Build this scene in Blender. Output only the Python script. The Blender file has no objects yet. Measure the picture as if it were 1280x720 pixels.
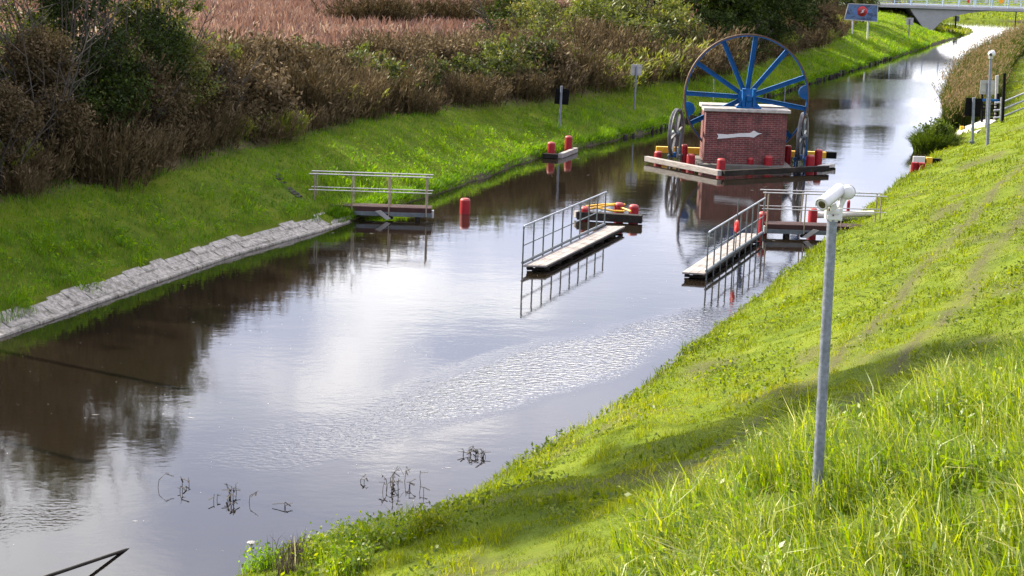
import bpy, math, random
import numpy as np
from mathutils import Matrix, Vector
R = math.radians
random.seed(7); rng = np.random.default_rng(7)
sc = bpy.context.scene
col = sc.collection

# ------------------------------------------------------------------ camera
F, CH, ROLL, YH = 2050.0, 8.8, 0.033, -68.0
PIT = math.atan((360 - YH) / F)
fw = np.array([0, math.cos(PIT), -math.sin(PIT)]); rt = np.array([1., 0, 0]); dn = np.array([0, -math.sin(PIT), -math.cos(PIT)])
cr, sr = math.cos(ROLL), math.sin(ROLL)
EYE = np.array([0, 0, CH])
cam = bpy.data.objects.new('camera', bpy.data.cameras.new('camera')); col.objects.link(cam)
cam.data.sensor_width = 36; cam.data.lens = 36 * F / 1280
cam.data.clip_end = 6000; cam.data.clip_start = 0.1
cx_ = rt * cr - dn * sr; up_ = -(rt * sr + dn * cr)
m = Matrix.Identity(4)
for i in range(3):
    m[i][0] = cx_[i]; m[i][1] = up_[i]; m[i][2] = -fw[i]; m[i][3] = EYE[i]
cam.matrix_world = m
sc.camera = cam

def ray(px, py):
    u, v = px - 640, py - 360
    return fw * F + rt * (u * cr + v * sr) + dn * (-u * sr + v * cr)
def at(px, py, z=0.0):            # survey: the place at height z seen at that spot of the photograph
    d = ray(px, py); return EYE + d * ((z - CH) / d[2])
def aty(px, py, Y):               # the same on a vertical plane at distance Y
    d = ray(px, py); return EYE + d * (Y / d[1])

# ------------------------------------------------------------------ canal coordinates and terrain
AX = R(21.3); SA, CA = math.sin(AX), math.cos(AX)
def xy(s, t): return s * SA + t * CA, s * CA - t * SA
def st(x, y): return x * SA + y * CA, x * CA - y * SA
def vnoise(x, y, seed=0):
    x = np.asarray(x, float); y = np.asarray(y, float)
    xi = np.floor(x); yi = np.floor(y); fx = x - xi; fy = y - yi
    fx = fx * fx * (3 - 2 * fx); fy = fy * fy * (3 - 2 * fy)
    def h(a, b):
        n = np.sin(a * 127.1 + b * 311.7 + seed * 74.7) * 43758.5453
        return n - np.floor(n)
    return (h(xi, yi) * (1 - fx) + h(xi + 1, yi) * fx) * (1 - fy) + (h(xi, yi + 1) * (1 - fx) + h(xi + 1, yi + 1) * fx) * fy
def ss(a, b, x):
    k = np.clip((x - a) / (b - a), 0, 1); return k * k * (3 - 2 * k)
def Lt(s): return np.interp(s, [-80, 20, 28.6, 31.7, 35.5, 39.9, 44.6, 46, 55, 64, 69, 78, 100, 216, 228, 250, 400], [-22.9, -23.0, -23.2, -23.4, -23.65, -23.85, -23.65, -23.7, -23.8, -24.35, -24.1, -23.3, -23.0, -22.7, -26, -50, -60])
def Rt(s): return np.interp(s, [-80, 16, 20, 22.5, 27, 31, 70, 90, 115, 140, 180, 216, 250, 400], [-12.2, -12.0, -10.9, -9.9, -9.4, -9.2, -9.4, -9.7, -11.8, -13.4, -13.8, -11, 30, 60])
SEND = 262.0
def zf(x, y):
    x = np.asarray(x, float); y = np.asarray(y, float)
    s, t = st(x, y)
    w = (vnoise(s * .9, t * .3, 3) - .5) * .25 * ss(45, 52, s) 
    dl = Lt(s) - t; dr = t - Rt(s); de = s - SEND + (vnoise(s * .1, t * .1, 5) - .5) * 6
    dl = dl + w
    dr = dr + (vnoise(s * 1.3, t * .2, 4) - .5) * .25
    d = np.maximum(np.maximum(dl, dr), de)
    zl = np.interp(dl, [0, .03, .35, 3.9, 8, 11, 400], [0, .16, .27, 1.75, 2.55, 2.6, 2.6])
    zl = zl + .25 * ss(12, 60, dl) - .22 * ss(.85, .6, dl) * (s < 44.9)
    zl = zl * (1 - .78 * ss(182, 198, y) * ss(6.5, 3.4, dl) * ss(240, 225, y))
    zr = np.interp(dr, [0, .05, .5, 9.0, 14, 400], [0, .12, .3, 3.5, 4.1, 4.3])
    ze = np.interp(de, [0, .5, 12, 200], [0, .3, 1.3, 2.6])
    z = np.where(dl >= np.maximum(dr, de), zl, np.where(dr >= de, zr, ze))
    bump = (vnoise(s * .35, t * .5, 11) - .5) * .28 + (vnoise(s * 1.1, t * 1.5, 12) - .5) * .17 + (vnoise(s * 2.6, t * 3.0, 13) - .5) * .10
    z = z + bump * ss(.3, 1.8, d)
    emb = ss(15, 7, np.abs(y - 208)) * np.maximum(ss(3.6, 8.6, dl), ss(3, 9, dr))   # road dam that carries the road to the bridge
    z = np.maximum(z, emb * 4.05)
    zw = np.maximum(d * .7, -1.5)
    return np.where(d > 0, z, zw)
def zs(x, y): return float(zf(np.array([x]), np.array([y]))[0])
def on(px, py):                   # where the sight line through that spot meets the ground
    d = ray(px, py); k = np.linspace(8, 500, 40000) / F
    p = EYE + d * k[:, None]
    i = int(np.argmax(p[:, 2] < np.maximum(zf(p[:, 0], p[:, 1]), 0)))
    return p[i]

# ------------------------------------------------------------------ materials
def new_mat(name):
    mt = bpy.data.materials.new(name); mt.use_nodes = True
    nt = mt.node_tree; nt.nodes.clear()
    return mt, nt, nt.nodes, nt.links
def N(nt, typ, **kw):
    n = nt.nodes.new(typ)
    for k, v in kw.items():
        if k in n.inputs.keys(): n.inputs[k].default_value = v
        else: setattr(n, k, v)
    return n
def mat(name, c, rough=.6, metal=0., var=.25, scale=6., bump=.15, stretch=(1, 1, 1), c2=None, thr=(.35, .7), spec=.4):
    mt, nt, nd, lk = new_mat(name)
    out = N(nt, 'ShaderNodeOutputMaterial'); b = N(nt, 'ShaderNodeBsdfPrincipled')
    b.inputs['Roughness'].default_value = rough; b.inputs['Metallic'].default_value = metal
    b.inputs['Specular IOR Level'].default_value = spec
    tc = N(nt, 'ShaderNodeTexCoord'); mp = N(nt, 'ShaderNodeMapping'); mp.inputs['Scale'].default_value = stretch
    lk.new(tc.outputs['Object'], mp.inputs['Vector'])
    n1 = N(nt, 'ShaderNodeTexNoise', Scale=scale, Detail=8., Roughness=.65)
    lk.new(mp.outputs[0], n1.inputs['Vector'])
    cr_ = N(nt, 'ShaderNodeValToRGB'); e = cr_.color_ramp.elements
    lo = tuple(x * (1 - var) for x in c); hi = tuple(min(1, x * (1 + var)) for x in c)
    e[0].position, e[1].position = .3, .7
    e[0].color = (*lo, 1); e[1].color = (*hi, 1)
    lk.new(n1.outputs['Fac'], cr_.inputs['Fac'])
    colr = cr_.outputs['Color']
    if c2 is not None:
        n2 = N(nt, 'ShaderNodeTexNoise', Scale=scale * .45, Detail=6., Roughness=.7)
        lk.new(mp.outputs[0], n2.inputs['Vector'])
        r2 = N(nt, 'ShaderNodeMapRange'); r2.inputs['From Min'].default_value = thr[0]; r2.inputs['From Max'].default_value = thr[1]
        lk.new(n2.outputs['Fac'], r2.inputs['Value'])
        mx = N(nt, 'ShaderNodeMix', data_type='RGBA'); mx.inputs['B'].default_value = (*c2, 1)
        lk.new(r2.outputs[0], mx.inputs['Factor']); lk.new(colr, mx.inputs['A']); colr = mx.outputs['Result']
    lk.new(colr, b.inputs['Base Color'])
    rr = N(nt, 'ShaderNodeMapRange'); rr.inputs['To Min'].default_value = max(.02, rough - .12); rr.inputs['To Max'].default_value = min(1, rough + .12)
    lk.new(n1.outputs['Fac'], rr.inputs['Value']); lk.new(rr.outputs[0], b.inputs['Roughness'])
    if bump:
        bp = N(nt, 'ShaderNodeBump', Strength=bump, Distance=.02)
        lk.new(n1.outputs['Fac'], bp.inputs['Height']); lk.new(bp.outputs[0], b.inputs['Normal'])
    lk.new(b.outputs[0], out.inputs[0])
    return mt
def leaf_mat(name, stops, trans=.45, gloss=.06, rnd=.0):
    """plant tissue: colour by each blade's own tint, light coming through it"""
    mt, nt, nd, lk = new_mat(name)
    out = N(nt, 'ShaderNodeOutputMaterial')
    a = N(nt, 'ShaderNodeAttribute', attribute_name='tint')
    fac = a.outputs['Fac']
    if rnd:
        oi = N(nt, 'ShaderNodeObjectInfo')
        ma = N(nt, 'ShaderNodeMath', operation='MULTIPLY_ADD'); ma.inputs[1].default_value = rnd; 
        lk.new(oi.outputs['Random'], ma.inputs[0]); lk.new(fac, ma.inputs[2])
        sb = N(nt, 'ShaderNodeMath', operation='SUBTRACT'); sb.inputs[1].default_value = rnd / 2
        lk.new(ma.outputs[0], sb.inputs[0]); fac = sb.outputs[0]
    rp = N(nt, 'ShaderNodeValToRGB'); cre = rp.color_ramp
    while len(cre.elements) < len(stops): cre.elements.new(.5)
    for e, (p, c) in zip(cre.elements, stops): e.position = p; e.color = (*c, 1)
    lk.new(fac, rp.inputs[0])
    df = N(nt, 'ShaderNodeBsdfDiffuse'); tr = N(nt, 'ShaderNodeBsdfTranslucent'); gl = N(nt, 'ShaderNodeBsdfGlossy', Roughness=.5)
    lk.new(rp.outputs[0], df.inputs['Color'])
    hs = N(nt, 'ShaderNodeHueSaturation', Saturation=1.1, Value=1.35); lk.new(rp.outputs[0], hs.inputs['Color']); lk.new(hs.outputs[0], tr.inputs['Color'])
    m1 = N(nt, 'ShaderNodeMixShader'); m1.inputs[0].default_value = trans
    lk.new(df.outputs[0], m1.inputs[1]); lk.new(tr.outputs[0], m1.inputs[2])
    m2 = N(nt, 'ShaderNodeMixShader'); m2.inputs[0].default_value = gloss
    lk.new(m1.outputs[0], m2.inputs[1]); lk.new(gl.outputs[0], m2.inputs[2])
    lk.new(m2.outputs[0], out.inputs[0])
    return mt

M = {}
M['blue'] = mat('blue_paint', (.004, .06, .185), .55, var=.3, scale=3, bump=.06, spec=.12, c2=(.03, .045, .08), thr=(.5, .85))
M['rust'] = mat('rusty_steel', (.085, .062, .05), .62, .3, var=.35, scale=9, c2=(.12, .06, .03))
M['galv'] = mat('galvanised_steel', (.33, .35, .38), .42, .65, var=.3, scale=14, bump=.05, c2=(.2, .21, .23))
M['pole'] = mat('zinc_pole', (.165, .18, .22), .5, .35, var=.4, scale=22, bump=.08, c2=(.11, .125, .15), thr=(.45, .7))
M['rail'] = mat('bare_steel_rail', (.36, .345, .33), .3, .8, var=.2, scale=10, bump=.03)
M['post'] = mat('rusty_grey_post', (.24, .20, .155), .5, .35, var=.3, scale=12, bump=.06)
M['sheave'] = mat('worn_pulley_steel', (.15, .15, .155), .55, .2, var=.35, scale=10, c2=(.07, .06, .055))
M['dgrey'] = mat('dark_grey_steel', (.10, .115, .125), .5, .4, var=.3, scale=10)
M['red'] = mat('red_paint', (.18, .003, .007), .55, var=.3, scale=7, bump=.08, spec=.2, c2=(.085, .005, .007), thr=(.5, .8))
M['redcap'] = mat('pale_red_cap', (.25, .03, .026), .5, var=.25, scale=8, bump=.1)  # paler red for the rounded pile tops
M['yellow'] = mat('yellow_paint', (.50, .27, .012), .45, var=.2, scale=5, c2=(.3, .18, .03), thr=(.6, .9))
M['black'] = mat('black_paint', (.005, .005, .005), .85, var=.3, scale=8, spec=.08)
M['white'] = mat('white_paint', (.47, .465, .46), .4, var=.08, scale=8, bump=.02, c2=(.38, .37, .34), thr=(.55, .9))
M['wood'] = mat('weathered_wood', (.27, .245, .23), .8, var=.35, scale=5, bump=.4, stretch=(1, 1, 6), c2=(.13, .11, .10))
M['darkwood'] = mat('wet_and_shaded_wood', (.016, .013, .011), .75, var=.45, scale=6, bump=.4, spec=.15, c2=(.045, .036, .03), thr=(.5, .8))  # dark wet timber; on the right fender beam it carries painted shade
M['brownwood'] = mat('red_brown_planks', (.038, .016, .013), .7, spec=.15, var=.4, scale=5, bump=.3, c2=(.04, .022, .02))
M['conc'] = mat('pale_concrete', (.43, .40, .37), .85, var=.25, scale=5, bump=.3, c2=(.24, .23, .21), thr=(.5, .85))
M['bridgeconc'] = mat('bridge_concrete', (.27, .268, .275), .8, var=.18, scale=.8, bump=.05, c2=(.19, .19, .20), thr=(.45, .9))
M['signback'] = mat('grey_sign_back', (.33, .32, .31), .5, .3, var=.12, scale=4, bump=.02)
M['rope'] = mat('steel_cable', (.09, .085, .08), .5, .6, var=.3, scale=20)
M['bark'] = mat('bark', (.06, .05, .04), .9, var=.4, scale=6, bump=.5, stretch=(3, 3, 1))
M['birch'] = mat('pale_birch_bark', (.4, .37, .33), .8, var=.4, scale=5, bump=.3, stretch=(1, 1, 4), c2=(.07, .06, .05), thr=(.55, .8))
M['glass'] = mat('dark_lens_glass', (.006, .006, .008), .05, var=.1, bump=0, spec=.8)
M['rail_blue'] = mat('pale_blue_railing', (.36, .45, .58), .45, .1, var=.15, scale=3)
M['orange'] = mat('orange_sign_face', (.75, .30, .01), .5, var=.05)
M['signred'] = mat('red_sign_face', (.5, .02, .02), .5, var=.05)
M['stone'] = mat('paved_slope_stone', (.10, .09, .08), .9, var=.45, scale=2.5, bump=.6, c2=(.08, .075, .06))
M['flower'] = mat('white_flower', (.42, .40, .36), .8, var=.15)
M['deadstem'] = mat('dead_water_stem', (.02, .015, .012), .7, var=.4, scale=20)

def brick_mat():
    mt, nt, nd, lk = new_mat('dark_red_brickwork')
    out = N(nt, 'ShaderNodeOutputMaterial'); b = N(nt, 'ShaderNodeBsdfPrincipled'); b.inputs['Roughness'].default_value = .8
    tc = N(nt, 'ShaderNodeTexCoord'); sp = N(nt, 'ShaderNodeSeparateXYZ'); ad = N(nt, 'ShaderNodeMath', operation='ADD'); cb = N(nt, 'ShaderNodeCombineXYZ')
    lk.new(tc.outputs['Object'], sp.inputs[0]); lk.new(sp.outputs[0], ad.inputs[0]); lk.new(sp.outputs[1], ad.inputs[1])
    lk.new(ad.outputs[0], cb.inputs[0]); lk.new(sp.outputs[2], cb.inputs[1])
    br = N(nt, 'ShaderNodeTexBrick'); br.offset = .5
    br.inputs['Scale'].default_value = 1; br.inputs['Brick Width'].default_value = .25; br.inputs['Row Height'].default_value = .083
    br.inputs['Mortar Size'].default_value = .012; br.inputs['Mortar Smooth'].default_value = .3; br.inputs['Bias'].default_value = -.1
    br.inputs['Color1'].default_value = (.078, .009, .010, 1); br.inputs['Color2'].default_value = (.128, .017, .017, 1); br.inputs['Mortar'].default_value = (.135, .088, .078, 1)
    lk.new(cb.outputs[0], br.inputs['Vector'])
    n = N(nt, 'ShaderNodeTexNoise', Scale=3., Detail=7.); lk.new(tc.outputs['Object'], n.inputs['Vector'])
    mr = N(nt, 'ShaderNodeMapRange'); mr.inputs['From Min'].default_value = .3; mr.inputs['From Max'].default_value = .7; mr.inputs['To Min'].default_value = .5; mr.inputs['To Max'].default_value = 1.4; lk.new(n.outputs[0], mr.inputs[0])
    mx = N(nt, 'ShaderNodeMix', data_type='RGBA', blend_type='MULTIPLY'); mx.inputs['Factor'].default_value = 1
    lk.new(br.outputs['Color'], mx.inputs['A']); lk.new(mr.outputs[0], mx.inputs['B']); lk.new(mx.outputs['Result'], b.inputs['Base Color'])
    bp = N(nt, 'ShaderNodeBump', Strength=.5, Distance=.01); bp.invert = True; lk.new(br.outputs['Fac'], bp.inputs['Height']); lk.new(bp.outputs[0], b.inputs['Normal'])
    lk.new(b.outputs[0], out.inputs[0]); return mt
M['brick'] = brick_mat()

M['coping'] = mat('stained_stone_cap', (.30, .275, .25), .85, var=.3, scale=6, bump=.3, c2=(.15, .135, .115), thr=(.48, .75))
M['slab'] = mat('revetment_concrete', (.29, .26, .225), .92, var=.5, scale=11, bump=.8, c2=(.11, .10, .075), thr=(.46, .66))


def ground_mat():
    mt, nt, nd, lk = new_mat('soil_and_turf')
    out = N(nt, 'ShaderNodeOutputMaterial'); b = N(nt, 'ShaderNodeBsdfPrincipled'); b.inputs['Roughness'].default_value = .95; b.inputs['Specular IOR Level'].default_value = .1
    a = N(nt, 'ShaderNodeAttribute', attribute_name='cover')       # R turf, G dry weeds, B bare soil
    sp = N(nt, 'ShaderNodeSeparateColor'); lk.new(a.outputs['Color'], sp.inputs[0])
    g = N(nt, 'ShaderNodeNewGeometry')
    n = N(nt, 'ShaderNodeTexNoise', Scale=.9, Detail=10., Roughness=.7); lk.new(g.outputs['Position'], n.inputs['Vector'])
    n2 = N(nt, 'ShaderNodeTexNoise', Scale=9., Detail=6., Roughness=.7); lk.new(g.outputs['Position'], n2.inputs['Vector'])
    def ramp(cs, src):
        r = N(nt, 'ShaderNodeValToRGB'); e = r.color_ramp.elements
        while len(e) < len(cs): e.new(.5)
        for i, c in enumerate(cs): e[i].position = .3 + .4 * i / (len(cs) - 1); e[i].color = (*c, 1)
        lk.new(src, r.inputs[0]); return r.outputs[0]
    turf = ramp([(.045, .07, .004), (.08, .11, .006), (.12, .14, .012)], n.outputs[0])
    dry = ramp([(.06, .045, .026), (.10, .068, .045), (.14, .095, .065)], n.outputs[0])
    soil = ramp([(.035, .03, .02), (.075, .06, .038)], n2.outputs[0])
    def mix(f, A, B):
        m_ = N(nt, 'ShaderNodeMix', data_type='RGBA'); lk.new(f, m_.inputs['Factor']); lk.new(A, m_.inputs['A']); lk.new(B, m_.inputs['B']); return m_.outputs['Result']
    c = mix(sp.outputs[1], turf, dry); c = mix(sp.outputs[2], c, soil)
    lk.new(c, b.inputs['Base Color'])
    bp = N(nt, 'ShaderNodeBump', Strength=.7, Distance=.08); lk.new(n2.outputs[0], bp.inputs['Height']); lk.new(bp.outputs[0], b.inputs['Normal'])
    lk.new(b.outputs[0], out.inputs[0]); return mt
M['ground'] = ground_mat()

WATER_PATCH = []
def water_mat(patches):
    """still brown water: a mirror with small ripples, and patches roughened by the wind"""
    mt, nt, nd, lk = new_mat('canal_water')
    out = N(nt, 'ShaderNodeOutputMaterial'); b = N(nt, 'ShaderNodeBsdfPrincipled')
    b.inputs['Base Color'].default_value = (.009, .0066, .0042, 1); b.inputs['IOR'].default_value = 1.6; b.inputs['Specular IOR Level'].default_value = .5
    g = N(nt, 'ShaderNodeNewGeometry')
    mp = N(nt, 'ShaderNodeMapping'); mp.inputs['Rotation'].default_value = (0, 0, R(-4)); mp.inputs['Scale'].default_value = (1, 1.5, 1)
    lk.new(g.outputs['Position'], mp.inputs['Vector'])
    n1 = N(nt, 'ShaderNodeTexNoise', Scale=.55, Detail=3., Roughness=.5); lk.new(mp.outputs[0], n1.inputs['Vector'])
    n2 = N(nt, 'ShaderNodeTexNoise', Scale=3.2, Detail=4., Roughness=.6); lk.new(mp.outputs[0], n2.inputs['Vector'])
    n3 = N(nt, 'ShaderNodeTexNoise', Scale=6.5, Detail=2., Roughness=.5); lk.new(mp.outputs[0], n3.inputs['Vector'])
    big = N(nt, 'ShaderNodeTexNoise', Scale=.16, Detail=4., Roughness=.6); lk.new(g.outputs['Position'], big.inputs['Vector'])
    # wind patches: soft ellipses on the water
    acc = None
    for (x, y, ang, a, c, k) in patches:
        m_ = N(nt, 'ShaderNodeMapping', vector_type='TEXTURE'); m_.inputs['Location'].default_value = (x, y, 0); m_.inputs['Rotation'].default_value = (0, 0, ang); m_.inputs['Scale'].default_value = (a, c, 1)
        lk.new(g.outputs['Position'], m_.inputs['Vector'])
        ln = N(nt, 'ShaderNodeVectorMath', operation='LENGTH'); lk.new(m_.outputs[0], ln.inputs[0])
        ad = N(nt, 'ShaderNodeMath', operation='MULTIPLY_ADD'); ad.inputs[1].default_value = 1.6; lk.new(big.outputs[0], ad.inputs[0]); lk.new(ln.outputs['Value'], ad.inputs[2])
        r_ = N(nt, 'ShaderNodeMapRange', interpolation_type='SMOOTHSTEP'); r_.inputs['From Min'].default_value = 2.0; r_.inputs['From Max'].default_value = 1.2; r_.inputs['To Min'].default_value = 0; r_.inputs['To Max'].default_value = k
        lk.new(ad.outputs[0], r_.inputs['Value'])
        if acc is None: acc = r_.outputs[0]
        else:
            mm = N(nt, 'ShaderNodeMath', operation='MAXIMUM'); lk.new(acc, mm.inputs[0]); lk.new(r_.outputs[0], mm.inputs[1]); acc = mm.outputs[0]
    b1 = N(nt, 'ShaderNodeBump', Distance=.12); b1.inputs['Strength'].default_value = .035; lk.new(n1.outputs[0], b1.inputs['Height'])
    b2 = N(nt, 'ShaderNodeBump', Distance=.03); b2.inputs['Strength'].default_value = .05; lk.new(n2.outputs[0], b2.inputs['Height']); lk.new(b1.outputs[0], b2.inputs['Normal'])
    b3 = N(nt, 'ShaderNodeBump', Distance=.07); lk.new(acc, b3.inputs['Strength']); lk.new(n3.outputs[0], b3.inputs['Height']); lk.new(b2.outputs[0], b3.inputs['Normal'])
    lk.new(b3.outputs[0], b.inputs['Normal'])
    b.inputs['Roughness'].default_value = .035
    lk.new(b.outputs[0], out.inputs[0]); return mt

GRASS = leaf_mat('grass_blades', [(0, (.022, .045, .002)), (.35, (.085, .120, .003)), (.65, (.172, .205, .003)), (.88, (.24, .245, .008)), (1, (.32, .30, .06))], .55, .022)
TALLG = leaf_mat('tall_grass_blades', [(0, (.025, .055, .002)), (.4, (.092, .16, .003)), (.7, (.20, .255, .005)), (.9, (.275, .295, .014)), (1, (.42, .40, .17))], .55, .04)
LGRASS = leaf_mat('green_bank_grass', [(0, (.018, .045, .002)), (.4, (.082, .180, .002)), (.75, (.175, .275, .003)), (.93, (.20, .23, .01)), (1, (.28, .26, .06))], .6, .018)  # greener blade tones than the mown grass
BROWN = leaf_mat('dry_weed_leaves', [(0, (.024, .018, .008)), (.4, (.068, .050, .024)), (.75, (.125, .090, .050)), (1, (.21, .155, .09))], .14, .006, .3)
OLIVE = leaf_mat('olive_leaves', [(0, (.02, .026, .006)), (.45, (.055, .07, .012)), (.8, (.12, .13, .02)), (1, (.2, .16, .06))], .4, .03, .3)
DARKL = leaf_mat('dark_leaves', [(0, (.008, .013, .003)), (.5, (.024, .038, .006)), (.85, (.06, .085, .010)), (1, (.10, .085, .03))], .25, .012, .3)
YELL = leaf_mat('yellow_green_leaves', [(0, (.04, .055, .008)), (.5, (.10, .12, .016)), (1, (.24, .23, .04))], .45, .03, .3)
RUSTY = leaf_mat('rusty_field_weeds', [(0, (.07, .038, .03)), (.5, (.125, .070, .052)), (.85, (.205, .130, .098)), (1, (.36, .29, .2))], .35, .02)
REED = leaf_mat('reed_leaves', [(0, (.018, .028, .004)), (.4, (.05, .066, .008)), (.7, (.095, .088, .022)), (1, (.17, .115, .07))], .4, .01)
REEDG = leaf_mat('green_reed_leaves', [(0, (.02, .035, .004)), (.5, (.055, .085, .010)), (1, (.13, .15, .03))], .45, .02)
TWIG = leaf_mat('brown_twigs', [(0, (.05, .036, .028)), (1, (.17, .13, .10))], .0, .01, .2)

# ------------------------------------------------------------------ mesh builder
def tag(o, label=None, cat=None, group=None, kind=None):
    if label: o['label'] = label
    if cat: o['category'] = cat
    if group: o['group'] = group
    if kind: o['kind'] = kind
    return o
def empty(name, loc, rz=0.):
    o = bpy.data.objects.new(name, None); col.objects.link(o)
    o.location = [float(q) for q in loc]; o.rotation_euler = (0, 0, rz); o.empty_display_size = .2
    return o
def kids(o): return [c for c in bpy.data.objects if c.parent == o]
def copy_tree(o, parent=None, loc=None, rz=None, scale=None, label=None):
    c = o.copy(); col.objects.link(c); c.parent = parent
    if loc is not None: c.location = [float(q) for q in loc]
    if rz is not None: c.rotation_euler = (0, 0, rz)
    if scale is not None: c.scale = scale if hasattr(scale, '__len__') else (scale,) * 3
    if label: c['label'] = label
    for ch in kids(o): copy_tree(ch, c)
    return c

class MB:
    def __init__(s): s.v = []; s.f = []; s.sm = []
    def add(s, vs, fs, smooth=False):
        k = len(s.v); s.v += [tuple(map(float, q)) for q in vs]
        s.f += [tuple(i + k for i in f) for f in fs]; s.sm += [smooth] * len(fs); return s
    def box(s, c, size, rot=None):
        c = Vector(c); h = [q / 2 for q in size]
        vs = [Vector((x * h[0], y * h[1], z * h[2])) for x in (-1, 1) for y in (-1, 1) for z in (-1, 1)]
        if rot is not None: vs = [rot @ q for q in vs]
        return s.add([c + q for q in vs], [(0, 1, 3, 2), (4, 6, 7, 5), (0, 4, 5, 1), (2, 3, 7, 6), (0, 2, 6, 4), (1, 5, 7, 3)])
    def bar(s, p0, p1, w, h, up=(0, 0, 1)):           # rectangular bar between two points
        p0, p1 = Vector(p0), Vector(p1); d = (p1 - p0).normalized(); x = d.cross(Vector(up)).normalized(); z = x.cross(d)
        vs = []
        for p in (p0, p1):
            for a, b in ((-1, -1), (1, -1), (1, 1), (-1, 1)): vs.append(p + x * (a * w / 2) + z * (b * h / 2))
        return s.add(vs, [(3, 2, 1, 0), (4, 5, 6, 7), (0, 1, 5, 4), (1, 2, 6, 5), (2, 3, 7, 6), (3, 0, 4, 7)])
    def cyl(s, p0, p1, r0, r1=None, n=12, caps=True):
        r1 = r0 if r1 is None else r1
        p0, p1 = Vector(p0), Vector(p1); d = (p1 - p0).normalized()
        x = d.cross(Vector((0, 0, 1)) if abs(d.z) < .9 else Vector((1, 0, 0))).normalized(); y = d.cross(x)
        vs = [p + (x * math.cos(2 * math.pi * i / n) + y * math.sin(2 * math.pi * i / n)) * r for p, r in ((p0, r0), (p1, r1)) for i in range(n)]
        s.add(vs, [(i, (i + 1) % n, n + (i + 1) % n, n + i) for i in range(n)], True)
        if caps:
            s.add(vs[:n], [tuple(reversed(range(n)))]); s.add(vs[n:], [tuple(range(n))])
        return s
    def tube(s, pts, r, n=8, r1=None):
        pts = [Vector(p) for p in pts]; k = len(pts); r1 = r if r1 is None else r1
        vs = []; ref = Vector((.31, .2, .93))
        for i, p in enumerate(pts):
            d = (pts[min(i + 1, k - 1)] - pts[max(i - 1, 0)]).normalized()
            x = d.cross(ref)
            if x.length < .05: x = d.cross(Vector((1, 0, 0)))
            x.normalize(); y = d.cross(x); rr = r + (r1 - r) * i / max(1, k - 1)
            vs += [p + (x * math.cos(2 * math.pi * j / n) + y * math.sin(2 * math.pi * j / n)) * rr for j in range(n)]
        fs = [(i * n + j, i * n + (j + 1) % n, (i + 1) * n + (j + 1) % n, (i + 1) * n + j) for i in range(k - 1) for j in range(n)]
        s.add(vs, fs, True)
        s.add(vs[:n], [tuple(reversed(range(n)))]); s.add(vs[-n:], [tuple(range(n))]); return s
    def lathe(s, prof, c=(0, 0, 0), axis=(0, 0, 1), n=20):
        c = Vector(c); d = Vector(axis).normalized(); x = d.cross(Vector((0, 0, 1)) if abs(d.z) < .9 else Vector((1, 0, 0))).normalized(); y = d.cross(x)
        vs = [c + d * z + (x * math.cos(2 * math.pi * j / n) + y * math.sin(2 * math.pi * j / n)) * r for r, z in prof for j in range(n)]
        fs = [(i * n + j, i * n + (j + 1) % n, (i + 1) * n + (j + 1) % n, (i + 1) * n + j) for i in range(len(prof) - 1) for j in range(n)]
        return s.add(vs, fs, True)
    def prism(s, poly, ext):                          # polygon (3-D points) pushed along ext
        poly = [Vector(p) for p in poly]; e = Vector(ext); n = len(poly)
        return s.add(poly + [p + e for p in poly], [tuple(reversed(range(n))), tuple(range(n, 2 * n))] + [(i, (i + 1) % n, n + (i + 1) % n, n + i) for i in range(n)])
    def build(s, name, mt, parent=None, loc=None, bevel=0.):
        me = bpy.data.meshes.new(name); me.from_pydata(s.v, [], s.f); me.polygons.foreach_set('use_smooth', s.sm)
        me.materials.append(mt); me.update()
        o = bpy.data.objects.new(name, me); col.objects.link(o)
        if parent: o.parent = parent
        if loc is not None: o.location = [float(q) for q in loc]
        import bmesh
        bm = bmesh.new(); bm.from_mesh(me); bmesh.ops.recalc_face_normals(bm, faces=bm.faces); bm.to_mesh(me); bm.free()
        if bevel:
            b = o.modifiers.new('bevel', 'BEVEL'); b.width = bevel; b.segments = 2; b.limit_method = 'ANGLE'
        return o

def raw_mesh(name, V, quads=None, tris=None, tint=None, mt=None, parent=None):
    """fast mesh from arrays; tint is per vertex"""
    me = bpy.data.meshes.new(name)
    nq = 0 if quads is None else len(quads); ntr = 0 if tris is None else len(tris)
    me.vertices.add(len(V)); me.vertices.foreach_set('co', np.ascontiguousarray(V, dtype=np.float32).ravel())
    loops = np.concatenate(([quads.ravel()] if nq else []) + ([tris.ravel()] if ntr else [])).astype(np.int32)
    me.loops.add(len(loops)); me.loops.foreach_set('vertex_index', loops)
    start = np.concatenate(([np.arange(nq) * 4] if nq else []) + ([nq * 4 + np.arange(ntr) * 3] if ntr else [])).astype(np.int32)
    me.polygons.add(nq + ntr); me.polygons.foreach_set('loop_start', start)
    me.update(calc_edges=True)
    if tint is not None:
        a = me.attributes.new('tint', 'FLOAT', 'POINT'); a.data.foreach_set('value', np.ascontiguousarray(tint, dtype=np.float32))
    if mt: me.materials.append(mt)
    o = bpy.data.objects.new(name, me); col.objects.link(o)
    if parent: o.parent = parent
    return o

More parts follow.
